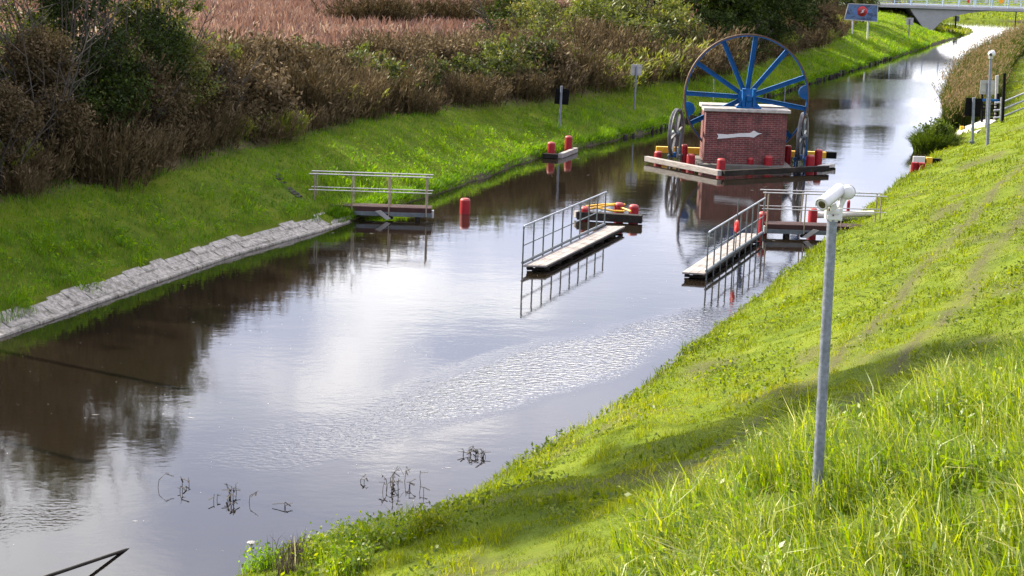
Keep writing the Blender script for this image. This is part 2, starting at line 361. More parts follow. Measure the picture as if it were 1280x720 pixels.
def blades_arrays(P, H, Wd, lean, tint, ang=None, droop=.6):
    n = len(P); ang = rng.uniform(0, 2 * np.pi, n) if ang is None else ang
    D = np.stack([np.cos(ang), np.sin(ang), np.zeros(n)], 1)
    wa = rng.uniform(0, 2 * np.pi, n); Wv = np.stack([np.cos(wa), np.sin(wa), np.zeros(n)], 1) * (Wd / 2)[:, None]
    up = np.array([0, 0, 1.])
    mid = P + up * (H * .55)[:, None] + D * (H * lean * .3)[:, None]
    tip = P + up * (H * (1 - droop * lean * .5))[:, None] + D * (H * lean)[:, None]
    V = np.stack([P - Wv, P + Wv, mid + Wv * .8, mid - Wv * .8, tip], 1).reshape(-1, 3)
    k = np.arange(n)[:, None] * 5
    return V, k + np.array([[0, 1, 2, 3]]), k + np.array([[3, 2, 4]]), np.repeat(tint, 5)
def blades(name, P, H, Wd, lean, tint, mt, **kw):
    V, q, t, c = blades_arrays(P, H, Wd, lean, np.clip(tint, 0, 1), **kw)
    return raw_mesh(name, V, q, t, c, mt)

def leaf_arrays(C, L, Wd, tint, nrm_up=.3, dirs=None):
    """rhombic leaves at points C"""
    n = len(C)
    d = rng.normal(size=(n, 3)) if dirs is None else dirs + rng.normal(size=(n, 3)) * .35
    d /= np.linalg.norm(d, axis=1)[:, None] + 1e-9
    q = rng.normal(size=(n, 3)); q[:, 2] += nrm_up
    w = np.cross(d, q); w /= np.linalg.norm(w, axis=1)[:, None] + 1e-9
    d = d * L[:, None]; w = w * (Wd / 2)[:, None]
    V = np.stack([C, C + d * .5 + w, C + d, C + d * .5 - w], 1).reshape(-1, 3)
    k = np.arange(n)[:, None] * 4
    return V, k + np.array([[0, 1, 2, 3]]), np.repeat(np.clip(tint, 0, 1), 4)
def join_arrays(parts):
    Vs, Qs, Ts = [], [], []; k = 0
    for V, q, t in parts: Vs.append(V); Qs.append(q + k); Ts.append(t); k += len(V)
    return np.concatenate(Vs), np.concatenate(Qs), np.concatenate(Ts)

exec_parts = []
# ------------------------------------------------------------------ light and sky
SUN_AZ, SUN_EL = R(-60), R(38)         # azimuth from +Y, clockwise
SUNDIR = Vector((math.sin(SUN_AZ) * math.cos(SUN_EL), math.cos(SUN_AZ) * math.cos(SUN_EL), math.sin(SUN_EL)))
sun = bpy.data.objects.new('sun', bpy.data.lights.new('sun', 'SUN')); col.objects.link(sun)
sun.data.energy = 5.0; sun.data.angle = R(.9); sun.data.color = (1, .91, .74)
sun.rotation_euler = (-SUNDIR).to_track_quat('-Z', 'Y').to_euler()
def build_world():
    w = bpy.data.worlds.new('World'); sc.world = w; w.use_nodes = True
    nt = w.node_tree; nt.nodes.clear(); lk = nt.links
    out = N(nt, 'ShaderNodeOutputWorld'); bg = N(nt, 'ShaderNodeBackground'); bg.inputs['Strength'].default_value = .066
    sky = N(nt, 'ShaderNodeTexSky', sky_type='NISHITA'); sky.sun_disc = False
    sky.sun_elevation = SUN_EL; sky.sun_rotation = SUN_AZ; sky.dust_density = 1.5
    tc = N(nt, 'ShaderNodeTexCoord'); sp = N(nt, 'ShaderNodeSeparateXYZ'); lk.new(tc.outputs['Generated'], sp.inputs[0])
    za = N(nt, 'ShaderNodeMath', operation='ADD'); za.inputs[1].default_value = .12; lk.new(sp.outputs[2], za.inputs[0])
    zm = N(nt, 'ShaderNodeMath', operation='MAXIMUM'); zm.inputs[1].default_value = .05; lk.new(za.outputs[0], zm.inputs[0])
    dx = N(nt, 'ShaderNodeMath', operation='DIVIDE'); dy = N(nt, 'ShaderNodeMath', operation='DIVIDE')
    lk.new(sp.outputs[0], dx.inputs[0]); lk.new(zm.outputs[0], dx.inputs[1]); lk.new(sp.outputs[1], dy.inputs[0]); lk.new(zm.outputs[0], dy.inputs[1])
    cb = N(nt, 'ShaderNodeCombineXYZ'); lk.new(dx.outputs[0], cb.inputs[0]); lk.new(dy.outputs[0], cb.inputs[1])
    n = N(nt, 'ShaderNodeTexNoise', Scale=.75, Detail=8., Roughness=.58); lk.new(cb.outputs[0], n.inputs['Vector'])
    r = N(nt, 'ShaderNodeValToRGB'); r.color_ramp.interpolation = 'EASE'
    r.color_ramp.elements[0].position = .38; r.color_ramp.elements[1].position = .62; lk.new(n.outputs[0], r.inputs[0])
    # cloud deck: grey-lilac undersides, white lit billows
    n2 = N(nt, 'ShaderNodeTexNoise', Scale=1.6, Detail=7., Roughness=.6); lk.new(cb.outputs[0], n2.inputs['Vector'])
    cc = N(nt, 'ShaderNodeValToRGB'); e = cc.color_ramp.elements
    e[0].position = .36; e[0].color = (7.4, 7.9, 10.6, 1); e[1].position = .68; e[1].color = (11.5, 11.5, 12.6, 1)
    lk.new(n2.outputs[0], cc.inputs[0])
    colr = cc.outputs[0]
    # bright cloud banks; the high ones ahead are added to brighten the ripples
    for (az, el, a0, a1, c) in CLOUDS:
        v = (math.sin(R(az)) * math.cos(R(el)), math.cos(R(az)) * math.cos(R(el)), math.sin(R(el)))
        dt = N(nt, 'ShaderNodeVectorMath', operation='DOT_PRODUCT'); lk.new(tc.outputs['Generated'], dt.inputs[0]); dt.inputs[1].default_value = v
        ad = N(nt, 'ShaderNodeMath', operation='MULTIPLY_ADD'); ad.inputs[1].default_value = .035; lk.new(n2.outputs[0], ad.inputs[0]); lk.new(dt.outputs['Value'], ad.inputs[2])
        mr = N(nt, 'ShaderNodeMapRange', interpolation_type='SMOOTHSTEP'); mr.inputs['From Min'].default_value = math.cos(R(a1)) + .0175; mr.inputs['From Max'].default_value = math.cos(R(a0)) + .0175
        lk.new(ad.outputs[0], mr.inputs['Value'])
        mx = N(nt, 'ShaderNodeMix', data_type='RGBA'); mx.inputs['B'].default_value = (*c, 1); lk.new(mr.outputs[0], mx.inputs['Factor']); lk.new(colr, mx.inputs['A']); colr = mx.outputs['Result']
    mx = N(nt, 'ShaderNodeMix', data_type='RGBA')
    mf = N(nt, 'ShaderNodeMath', operation='MULTIPLY_ADD'); mf.inputs[1].default_value = .35; mf.inputs[2].default_value = .62; lk.new(r.outputs[0], mf.inputs[0])
    lk.new(mf.outputs[0], mx.inputs['Factor']); lk.new(sky.outputs[0], mx.inputs['A']); lk.new(colr, mx.inputs['B'])
    lk.new(mx.outputs['Result'], bg.inputs[0]); lk.new(bg.outputs[0], out.inputs[0])
CLOUDS = [(-4, 12.3, 1.0, 4.5, (17, 16.6, 16.8)), (19, 3.0, 2, 8, (14.5, 14, 14)), (-17.5, 19, 2, 7, (16, 15.8, 16)), (-12, 40, 6, 16, (44, 42, 39)), (3, 30.5, 4, 10.5, (56, 54, 51))]  # the highest, brightest banks are unseen, added to light the wind-rippled water
build_world()
vs = sc.view_settings; vs.view_transform = 'Standard'; vs.look = 'None'; vs.gamma = 1; vs.exposure = 1.7

# ------------------------------------------------------------------ ground and water
def bush_edge(s): return np.interp(s, [10, 33, 40, 48, 56, 72, 91, 126, 140, 170, 200], [4.0, 4.0, 4.1, 4.7, 4.7, 3.5, 3.1, 3.0, 3.6, 7, 14])
def track_mask(s, t):
    # two wheel ruts along the mown right bank
    w = (vnoise(s * .25, 0 * s, 31) - .5) * .5
    a = np.exp(-((t - (-4.9 + .02 * (s - 25)) - w) / .22) ** 2); b = np.exp(-((t - (-3.4 + .02 * (s - 25)) - w) / .22) ** 2)
    return np.maximum(a, b) * ss(17, 22, s) * ss(75, 55, s)
def cover_of(x, y):
    s, t = st(x, y); dl = Lt(s) - t; dr = t - Rt(s)
    dry = ss(-.4, .5, dl - bush_edge(s)) * ss(185, 160, s) * ss(230, 150, dl)
    soil = np.where((dl > -1) & (dl < .3), ss(.22, .02, dl), 0) * ss(43, 50, s)
    soil = np.maximum(soil, np.where((dr > -1) & (dr < .35), ss(.3, 0, dr), 0))
    soil = np.maximum(soil, .8 * track_mask(s, t) * (dr > 0)); soil = np.maximum(soil, .6 * ss(.66, .82, vnoise(s * .6, t * .9, 56)) * (dr > .6) * (dr < 9))
    soil = np.where((dl < 0) & (dr < 0) & (s < SEND), 1, soil)
    strip = np.exp(-((dl - 16) / 2.2) ** 2) * ss(60, 75, s)            # pale mown track behind the levee
    soil = np.maximum(soil, ss(12, 8, np.abs(y - 206)) * ss(1.2, 2.2, dl) * ss(10, 8, dl))       # paved cone under the bridge end
    return np.clip(dry - strip * 1.2, 0, 1), np.clip(soil, 0, 1)
def build_ground():
    S = np.concatenate([[-900, -500, -250, -120, -60, -30], np.arange(-10, 60, .5), np.arange(60, 150, .9), np.arange(150, 290, 1.5), [300, 330, 380, 450, 600, 900, 1500, 2500]])
    T = np.concatenate([[-2500, -1200, -600, -350, -220, -150, -110, -90], np.arange(-78, -36, 1.6), np.arange(-36, -22, .28), np.arange(-22, -12.5, 1.), np.arange(-12.5, 2, .28), np.arange(2.2, 14, 1.), [16, 20, 26, 34, 45, 60, 80, 110, 160, 250, 400, 800, 1600, 2500]])
    SS, TT = np.meshgrid(S, T, indexing='ij'); X, Y = xy(SS, TT); Z = zf(X, Y)
    V = np.stack([X, Y, Z], -1).reshape(-1, 3); a, b = SS.shape
    i = np.arange(a - 1)[:, None] * b + np.arange(b - 1)[None]; q = np.stack([i, i + 1, i + b + 1, i + b], -1).reshape(-1, 4)[:, ::-1]
    o = raw_mesh('ground', V, quads=q, mt=M['ground'])
    o.data.polygons.foreach_set('use_smooth', [True] * len(q))
    dry, soil = cover_of(V[:, 0], V[:, 1])
    c = np.stack([1 - dry, dry, soil, np.ones_like(dry)], 1)
    at_ = o.data.attributes.new('cover', 'FLOAT_COLOR', 'POINT'); at_.data.foreach_set('color', c.astype(np.float32).ravel())
    tag(o, kind='structure'); o.data.update(); return o
build_ground()
wp = []
for (xa, ya, xb, yb, c, k) in [(290, 592, 945, 376, 1.5, .28), (940, 156, 1230, 134, 4.5, .09), (960, 124, 1220, 104, 9, .09), (-60, 660, 120, 640, .9, .10)]:
    a_, b_ = at(xa, ya), at(xb, yb); c_ = (a_ + b_) / 2; v_ = b_ - a_
    wp.append((c_[0], c_[1], math.atan2(v_[1], v_[0]), float(np.linalg.norm(v_)) / 2, c, k))
M['water'] = water_mat(wp)
mb = MB()
c4 = [xy(-70, -75), xy(-70, 70), xy(330, 90), xy(330, -75)]
mb.add([(x, y, 0) for x, y in c4], [(0, 1, 2, 3)])
tag(mb.build('canal_water', M['water']), kind='structure')

# concrete revetment along the near left waterline: rows of uneven old blocks on a concrete foot
def revet():
    mb = MB()
    def pt(s_, d, z): x, y = xy(s_, float(Lt(s_)) - d); return (x, y, z)
    s0 = -12.
    while s0 < 46.2:
        s1 = s0 + random.uniform(.9, 1.4)
        mb.prism([pt(s0 + .02, -.10, -.3), pt(s0 + .02, -.07 + random.uniform(-.03, .02), .05), pt(s0 + .02, .10, .10), pt(s0 + .02, .2, -.3)], Vector(pt(s1, 0, 0)) - Vector(pt(s0 + .02, 0, 0))); s0 = s1
    for r_, (d0, d1, z0, z1) in enumerate(((.05, .29, .10, .225), (.30, .54, .23, .355))):
        s0 = -12. + r_ * .4
        while s0 < 46.:
            s1 = s0 + random.uniform(.5, .95); g = random.uniform(.012, .03); dz = random.gauss(0, .009); tl = random.gauss(0, .010); do = random.gauss(0, .008); e = random.uniform(-.11, .05) if r_ else 0
            q = [Vector(pt(s0 + g, d0 + do, z0 + dz - tl)), Vector(pt(s0 + g, d1 + do + e, z1 + dz + tl + e * .4)), Vector(pt(s1, d1 + do + e, z1 + dz + tl + e * .4)), Vector(pt(s1, d0 + do, z0 + dz - tl))]
            mb.prism([q[0], q[1], q[2], q[3]], (.04, -.03, -.16)); s0 = s1
    o = mb.build('concrete_revetment', M['slab'], bevel=.012)
    tag(o, 'pale strip of old concrete blocks edging the near left waterline below the grass', 'revetment')
revet()

# ------------------------------------------------------------------ grass
def scatter(n, s0, s1, t0, t1):
    s = rng.uniform(s0, s1, n); t = rng.uniform(t0, t1, n); x, y = xy(s, t); return s, t, x, y
def tall_mask(s, t):
    # foreground of uncut grass near the viewer; its edge follows the slope
    e = np.interp(s, [8, 16.3, 17.7, 19.9, 24.7, 29, 34], [-3.9, -4.5, -4.0, -3.0, -1.1, .3, 3.2]) + (vnoise(s * .8, t * .8, 41) - .5) * 1.1
    return t > e
def right_grass():
    n = 2100000
    s = 12 + 200 * rng.random(n) ** 2.3; t = rng.uniform(-13, 4.5, n); x, y = xy(s, t)
    dr = t - Rt(s); d = np.hypot(x, y)
    # keep what the lens could plausibly see, a few metres of margin each side
    ok = (dr > .03) & (dr < 13) & (x < y * .40 + 2.5) & (d > 11) & ~tall_mask(s, t) & (s < 200)
    pd = 200 * 2.3 ** -1 * 0 + (1 / (2.3 * 200)) * ((s - 12) / 200 + 1e-4) ** (1 / 2.3 - 1)     # sampling density in s
    want = np.clip(900 * (20 / np.maximum(d, 16)) ** 1.5, 16, 1000)
    have = n * pd / 17.5
    bare = ss(.66, .82, vnoise(s * .6, t * .9, 56)); pt = (1 - .82 * track_mask(s, t)) * (1 - .5 * bare)
    ok &= rng.random(n) < np.clip(want / have, 0, 1) * pt
    s, t, x, y, d, dr = s[ok], t[ok], x[ok], y[ok], d[ok], dr[ok]
    cl = vnoise(s * .9, t * 1.3, 51); cl2 = vnoise(s * 2.6, t * 2.6, 52); big = vnoise(s * .22, t * .4, 53)
    edge = ss(1.2, .2, dr)
    tuft = ss(.58, .82, cl2) * ss(.3, .6, vnoise(s * .5, t * .7, 54))
    H = (.026 + .030 * cl * cl + .015 * cl2 + .11 * tuft + .14 * edge * cl2) * rng.uniform(.6, 1.5, len(s)) * (1 + .25 * ss(30, 90, d))
    Wd = .0062 * (1 + .055 * np.maximum(d - 14, 0)) * rng.uniform(.7, 1.4, len(s))
    tint = .50 + .36 * (big - .5) + .35 * (cl2 - .5) + rng.normal(0, .14, len(s)) + .18 * track_mask(s, t) + .12 * ss(.66, .82, vnoise(s * .6, t * .9, 56)) - .08 * edge - .10 * tuft
    P = np.stack([x, y, zf(x, y) - .01], 1)
    print('right grass', len(s))
    o = blades('mown_grass', P, H, Wd, rng.uniform(.15, .9, len(s)), tint, GRASS); tag(o, kind='stuff')
    # clover and dock leaves among the grass
    k = rng.random(len(s)) < (.05 * (cl > .55) + .22 * ss(.55, .75, vnoise(s * .55, t * .8, 55)) * (.3 + edge)) * (d < 60)
    C = np.repeat(P[k], 2, 0) + np.array([0, 0, 1]) * rng.uniform(.03, .17, k.sum() * 2)[:, None]
    V, q, tt = leaf_arrays(C, rng.uniform(.04, .11, len(C)), rng.uniform(.03, .06, len(C)), rng.normal(.40, .15, len(C)), 1.6)
    tag(raw_mesh('small_broadleaf_herbs', V, quads=q, tint=tt, mt=GRASS), kind='stuff')
right_grass()
def tall_grass():
    n = 260000
    s, t, x, y = scatter(n, 11, 36, -8, 6)
    d = np.hypot(x, y); dr = t - Rt(s)
    cl = vnoise(s * 1.1, t * 1.1, 61); cl2 = vnoise(s * 3, t * 3, 62)
    ok = tall_mask(s, t) & (dr > .1) & (d > 10.5) & (x < y * .42 + 1.5) & (rng.random(n) < .12 + 1.0 * ss(.25, .65, cl2))
    s, t, x, y, d, cl, cl2 = [q[ok] for q in (s, t, x, y, d, cl, cl2)]
    H = (.12 + .30 * cl + .42 * cl2 * cl2) * rng.uniform(.45, 1.5, len(s))
    Wd = rng.uniform(.008, .017, len(s)) * (1 + .9 * (rng.random(len(s)) < .22)); lean = rng.uniform(.15, 1.0, len(s))
    ang = rng.normal(2.6, 1.2, len(s))
    tint = .52 + .40 * (cl2 - .5) + .25 * (vnoise(s * .5, t * .5, 63) - .5) + rng.normal(0, .15, len(s)) + .12 * (rng.random(len(s)) < .08)
    P = np.stack([x, y, zf(x, y) - .02], 1); print('tall', len(s))
    V, q, tr, c = blades_arrays(P, H, Wd, lean, np.clip(tint, 0, 1), ang=ang, droop=1.0)
    o = raw_mesh('uncut_tall_grass', V, q, tr, c, TALLG); tag(o, kind='stuff')
    # seed heads and pale dry stalks
    k = rng.random(len(s)) < .022; P2 = P[k]; nn = len(P2); H2 = rng.uniform(.35, .75, nn)
    V, q, tr, c = blades_arrays(P2, H2, np.full(nn, .006), rng.uniform(.2, .8, nn), rng.uniform(.7, 1, nn), ang=rng.normal(2.6, .9, nn), droop=.9)
    tips = V.reshape(-1, 5, 3)[:, 4]; mids = V.reshape(-1, 5, 3)[:, 2]; dirs = tips - mids; dirs /= np.linalg.norm(dirs, axis=1)[:, None]
    reps = 9; C = np.repeat(tips, reps, 0) - np.repeat(dirs, reps, 0) * rng.uniform(0, .11, nn * reps)[:, None]
    V2, q2, t2 = leaf_arrays(C, rng.uniform(.02, .04, len(C)), rng.uniform(.006, .012, len(C)), rng.normal(.9, .08, len(C)), dirs=np.repeat(dirs, reps, 0))
    o = raw_mesh('grass_seed_heads', np.concatenate([V, V2]), np.concatenate([q, q2 + len(V)]), tr, np.concatenate([c, t2]), TALLG); tag(o, kind='stuff')
    # broad leaves: nettle, dock and clover in the uncut grass
    k = rng.random(len(s)) < .10 * ss(.45, .7, cl); P3 = np.repeat(P[k], 4, 0)
    C = P3 + rng.normal(0, .05, P3.shape) * [1, 1, 0] + np.array([0, 0, 1]) * rng.uniform(.08, .42, len(P3))[:, None]
    V, q, tt = leaf_arrays(C, rng.uniform(.05, .12, len(C)), rng.uniform(.025, .055, len(C)), np.minimum(rng.normal(.45, .16, len(C)), .76), 1.2)
    tag(raw_mesh('broad_leaved_weeds', V, quads=q, tint=tt, mt=TALLG), kind='stuff')
tall_grass()
def left_grass():
    n = 900000
    s = 14 + 190 * rng.random(n) ** 1.5; dl = rng.uniform(.08, 17, n); t = Lt(s) - dl; x, y = xy(s, t); d = np.hypot(x, y)
    be = bush_edge(s)
    ok = (dl < be + .8) & ~((s < 44.8) & (dl < .60 - .44 * ss(.45, .8, vnoise(s * 1.1, 0 * s + 4, 72))))
    ok &= (x > -y * .62 - 4)
    want = np.clip(330 * (36 / np.maximum(d, 30)) ** 1.25, 26, 420); have = n / 190 / 1.5 * ((s - 14) / 190 + 1e-3) ** (1 / 1.5 - 1) / 17
    ok &= rng.random(n) < np.clip(want / have, 0, 1)
    s, t, x, y, d, dl, be = [q[ok] for q in (s, t, x, y, d, dl, be)]
    cl = vnoise(s * .7, t * 1.1, 73); cl2 = vnoise(s * 2.2, t * 2.6, 74); big = vnoise(s * .16, t * .35, 75)
    keep = ~((np.abs(y - 206) < 9.5) & (dl > 1.6) & (dl < 9.5))
    s, t, x, y, d, dl, be, cl, cl2, big = [q[keep] for q in (s, t, x, y, d, dl, be, cl, cl2, big)]
    rough = ss(3.4, 1.6, dl)                                       # the lower half of the slope is left longer and more uneven
    H = (.07 + .07 * cl + rough * (.06 * cl + .26 * ss(.5, .85, cl2) * ss(.35, .6, cl))) * rng.uniform(.6, 1.5, len(s)) * (1 + .3 * ss(50, 120, d))
    Wd = .013 * (1 + .016 * np.maximum(d - 34, 0)) * rng.uniform(.7, 1.4, len(s))
    tint = .52 + .35 * (big - .5) + .42 * (cl2 - .5) - .04 * rough + rng.normal(0, .13, len(s)) + .10 * ss(45, 100, d)
    P = np.stack([x, y, zf(x, y) - .015], 1); print('left', len(s))
    # grass roots above the concrete edge where it overhangs it
    P[:, 2] = np.where((s < 44.8) & (dl < .8), np.maximum(P[:, 2], .09 + .48 * dl), P[:, 2])
    o = blades('left_bank_grass', P, H, Wd, rng.uniform(.15, .9, len(s)), tint, LGRASS); tag(o, kind='stuff')
    k = rng.random(len(s)) < .22 * rough * (cl2 > .55) * (s < 70); P3 = np.repeat(P[k], 3, 0)
    C = P3 + rng.normal(0, .06, P3.shape) * [1, 1, 0] + np.array([0, 0, 1]) * rng.uniform(.06, .3, len(P3))[:, None]
    V, q, tt = leaf_arrays(C, rng.uniform(.08, .17, len(C)), rng.uniform(.03, .07, len(C)), rng.normal(.52, .14, len(C)), 1.3)
    tag(raw_mesh('bank_herb_leaves', V, quads=q, tint=tt, mt=LGRASS), kind='stuff')
left_grass()
def bank_fringe():
    n = 26000; s = 45.5 + 130 * rng.random(n) ** 1.4; dl = rng.uniform(-.06, .5, n) + (.5 - vnoise(s * .9, Lt(s) * .3, 3)) * .25 * ss(45, 52, s); t = Lt(s) - dl; x, y = xy(s, t); c = vnoise(s * 1.3, 0 * s, 77)
    ok = rng.random(n) < .25 + c; s, t, x, y, c = [q[ok] for q in (s, t, x, y, c)]; m_ = len(s)
    P = np.stack([x, y, np.maximum(zf(x, y), .04)], 1)
    o = blades('waterline_grass_fringe', P, (.10 + .22 * c) * rng.uniform(.5, 1.4, m_), .02 * (1 + .012 * np.maximum(s - 45, 0)) * rng.uniform(.6, 1.3, m_), rng.uniform(.3, 1.2, m_), .38 + .3 * (c - .5) + rng.normal(0, .15, m_), LGRASS, ang=rng.normal(-AX, .8, m_)); tag(o, kind='stuff')
bank_fringe()
def far_grass():
    n = 60000
    x = rng.uniform(40, 110, n); y = rng.uniform(195, 330, n); s, t = st(x, y); z = zf(x, y); ok = z > .05
    x, y, s, t, z = [q[ok] for q in (x, y, s, t, z)]
    o = blades('far_bank_grass', np.stack([x, y, z], 1), rng.uniform(.2, .5, len(x)), rng.uniform(.08, .2, len(x)), rng.uniform(.2, .8, len(x)), .5 + .5 * (vnoise(x * .2, y * .2, 80) - .5) + rng.normal(0, .15, len(x)), GRASS); tag(o, kind='stuff')
far_grass()
def field():
    n = 190000
    s = rng.uniform(40, 190, n); dl = rng.uniform(6, 170, n); t = Lt(s) - dl; x, y = xy(s, t)
    track = np.exp(-((dl - 16) / 2.4) ** 2)
    ok = (x > -y * .75 - 8) & (x < y * .25) & (rng.random(n) < 1 - .97 * track) & (dl > bush_edge(s) + 2)
    s, t, x, y, dl = [q[ok] for q in (s, t, x, y, dl)]
    c = vnoise(s * .25, t * .12, 81); c2 = vnoise(s * .9, t * .6, 82)
    o = blades('rusty_weed_field', np.stack([x, y, zf(x, y)], 1), (.45 + .5 * c2) * rng.uniform(.6, 1.3, len(s)), rng.uniform(.06, .15, len(s)), rng.uniform(.1, .7, len(s)), .5 + .5 * (c - .5) + .3 * (c2 - .5) + rng.normal(0, .13, len(s)), RUSTY); tag(o, kind='stuff')
    # pale green verge along the mown track
    n = 30000; s = rng.uniform(55, 150, n); dl = rng.normal(15.2, 1.5, n); t = Lt(s) - dl; x, y = xy(s, t)
    o = blades('track_verge_grass', np.stack([x, y, zf(x, y)], 1), rng.uniform(.08, .2, n), rng.uniform(.04, .08, n), rng.uniform(.2, .8, n), rng.normal(.55, .12, n), GRASS); tag(o, kind='stuff')
field()
# ------------------------------------------------------------------ the rope wheel station in mid canal
def build_wheel():
    YP = 68.15                                                     # front face of the brick pier
    a = aty(879.5, 200, YP); b = aty(980.5, 203, YP); ztop = aty(930, 140.2, YP)[2]
    x0, x1 = a[0], b[0]
    # foundation plinth and pier
    r = empty('brick_pier', (x0, YP, 0)); tag(r, 'dark red brick pier with a pale stone slab on top, standing in the canal', 'brick pier')
    w = x1 - x0
    f = MB(); f.box((w / 2, .98, 0), (w + .5, 2.9, .36)); f.build('plinth', M['stone'], r, bevel=.02)
    MB().box((w / 2, .4, (.17 + ztop) / 2), (w, .8, ztop - .17)).build('wall', M['brick'], r)
    MB().box((w / 2, .4, ztop + .07), (w + .24, 1.02, .13)).build('coping', M['coping'], r, bevel=.015)
    MB().box((w / 2 + .13, 1.92, (.17 + ztop) / 2), (w + .12, .8, ztop - .18)).build('wall', M['brick'], r)
    MB().box((w / 2 + .12, 1.92, ztop + .07), (w + .34, 1.0, .14)).build('coping', M['coping'], r, bevel=.015)
    pts = [(368, 262), (378, 280), (368, 298), (440, 293), (520, 285), (590, 285), (625, 290), (645, 275), (665, 265), (685, 262), (650, 255), (625, 240), (598, 258), (530, 259), (440, 268), (405, 265)]
    pp = [aty(830 + px / 5.565, 120 + py / 5.565, YP) for px, py in pts]
    q = MB(); q.prism([(p[0] - x0, -.03, p[2]) for p in pp], (0, .027, 0)); pl = q.build('plaque', M['white'], r, bevel=.008)
    pl['label'] = 'pale fish-like plaque on the front of the brick wall'
    # bearing block on the pier
    hub = aty(932.9, 121.5, YP + 1.18)
    zc = ztop + .14
    g = empty('bearing_block', (hub[0], YP + .45, zc)); tag(g, 'blue steel bearing stand on top of the brick pier holding the wheel axle', 'bearing stand')
    k = MB(); k.box((0, 0, .03), (1.02, .5, .06))
    k.build('base_plate', M['blue'], g)
    for sx in (-1, 1):
        k = MB(); k.box((sx * .215, 0, .06 + .37), (.12, .36, .74)); k.prism([(sx * .277, -.06, .06), (sx * .48, -.06, .06), (sx * .277, -.06, .30)], (0, .12, 0))
        k.build('column', M['blue'], g)
    k = MB(); k.lathe([(0, -.19), (.10, -.19), (.12, -.17), (.15, -.1), (.15, .15)], (0, 0, hub[2] - zc), (0, -1, 0) if False else (0, 1, 0), 20); k.box((0, 0, (hub[2] - zc) / 2 - .0), (.26, .3, hub[2] - zc - .04)); k.build('bearing', M['blue'], g, bevel=.01)
    for sx in (-1, 1): MB().box((sx * .215, -.195, .76), (.16, .03, .05)).build('cap_plate', M['blue'], g)
    # the wheel
    YW = YP + 1.18
    wz = hub[2]; RR = 2.62
    t = empty('rope_wheel', (hub[0], YW, wz)); tag(t, 'tall blue spoked rope wheel with a thin dark rim behind the brick pier', 'rope wheel')
    k = MB(); k.lathe([(RR - .04, -.07), (RR, -.07), (RR + .018, -.09), (RR + .018, -.06), (RR - .02, -.02), (RR - .02, .02), (RR + .018, .06), (RR + .018, .09), (RR, .07), (RR - .04, .07), (RR - .04, -.07)], (0, 0, 0), (0, 1, 0), 96)
    k.build('rim', M['rust'], t)
    k = MB(); k.lathe([(RR - .085, -.06), (RR - .042, -.06), (RR - .042, .06), (RR - .085, .06), (RR - .085, -.06)], (0, 0, 0), (0, 1, 0), 96); k.build('inner_ring', M['blue'], t)
    k = MB(); k.lathe([(0, -.17), (.16, -.17), (.17, -.14), (.36, -.12), (.38, -.1), (.38, .1), (.36, .12), (0, .12)], (0, 0, 0), (0, 1, 0), 32); k.build('hub', M['blue'], t)
    k = MB(); k.cyl((0, -.85, 0), (0, .9, 0), .075, n=16); k.build('axle', M['galv'], t)
    for ang in (-9, 21, 51.5, 84.5, 115.5, 147.5, 178, 207, 237, 268, 296, 321):
        c, s_ = math.cos(R(ang)), math.sin(R(ang)); d = Vector((c, 0, s_)); n = Vector((-s_, 0, c))
        k = MB()
        for o in (-.085, .085): k.bar(d * .30 + n * o, d * (RR - .075) + n * o, .15, .016, up=n)
        k.bar(d * .30, d * (RR - .088), .012, .156, up=n)
        k.box(d * (RR - .16) + Vector((0, 0, 0)), (.012, .13, .012))
        k.build('spoke', M['blue'], t)
    for ang, sg in ((193, 1), (6.5, 1)):
        c, s_ = math.cos(R(ang)), math.sin(R(ang)); d = Vector((c, 0, s_)); n = Vector((-s_, 0, c))
        poly = [d * (RR - .06) + n * .29] + [d * (RR - .12 - .30 * math.cos(u * .5 * math.pi)) + n * (.29 * -math.sin(-u * .5 * math.pi)) for u in (.95, .8, .6, .4, .15, -.15, -.4, -.6, -.8, -.95)] + [d * (RR - .06) - n * .29]
        k = MB(); k.prism([p + Vector((0, -.095, 0)) for p in poly], (0, .05, 0)); k.prism([p + Vector((0, .045, 0)) for p in poly], (0, .05, 0)); k.build('clamp_plate', M['blue'], t)
    # small guide pulleys on both sides, planes along the canal
    for i, (px, py, Yd, hd, lab) in enumerate(((845.2, 166.5, 69.0, 21, 'small grey guide pulley left of the brick pier, seen almost edge-on'), (1003.0, 171, 69.6, 19.5, 'small grey guide pulley right of the brick pier, seen almost edge-on'))):
        c = aty(px, py, Yd); rz = R(-hd); RP = 1.04
        g = empty('guide_pulley', (c[0], c[1], 0), rz); tag(g, lab, 'pulley', 'guide pulleys beside the brick pier')
        ax = (1, 0, 0)
        k = MB(); k.lathe([(RP - .12, -.05), (RP, -.075), (RP, -.06), (RP - .07, -.015), (RP - .07, .015), (RP, .06), (RP, .075), (RP - .12, .05), (RP - .12, -.05)], (0, 0, c[2]), ax, 56); k.build('rim', M['sheave'], g)
        for a_ in range(8):
            d = Vector((0, math.cos(a_ * math.pi / 4 + .2), math.sin(a_ * math.pi / 4 + .2))); o = Vector((0, 0, c[2]))
            MB().bar(o + d * .1, o + d * (RP - .1), .05, .09, up=(1, 0, 0)).build('spoke', M['dgrey' if i else 'sheave'], g)
        k = MB(); k.lathe([(0, -.16), (.12, -.16), (.14, -.12), (.14, .12), (.12, .16), (0, .16)], (0, 0, c[2]), ax, 20); k.build('hub', M['dgrey'], g)
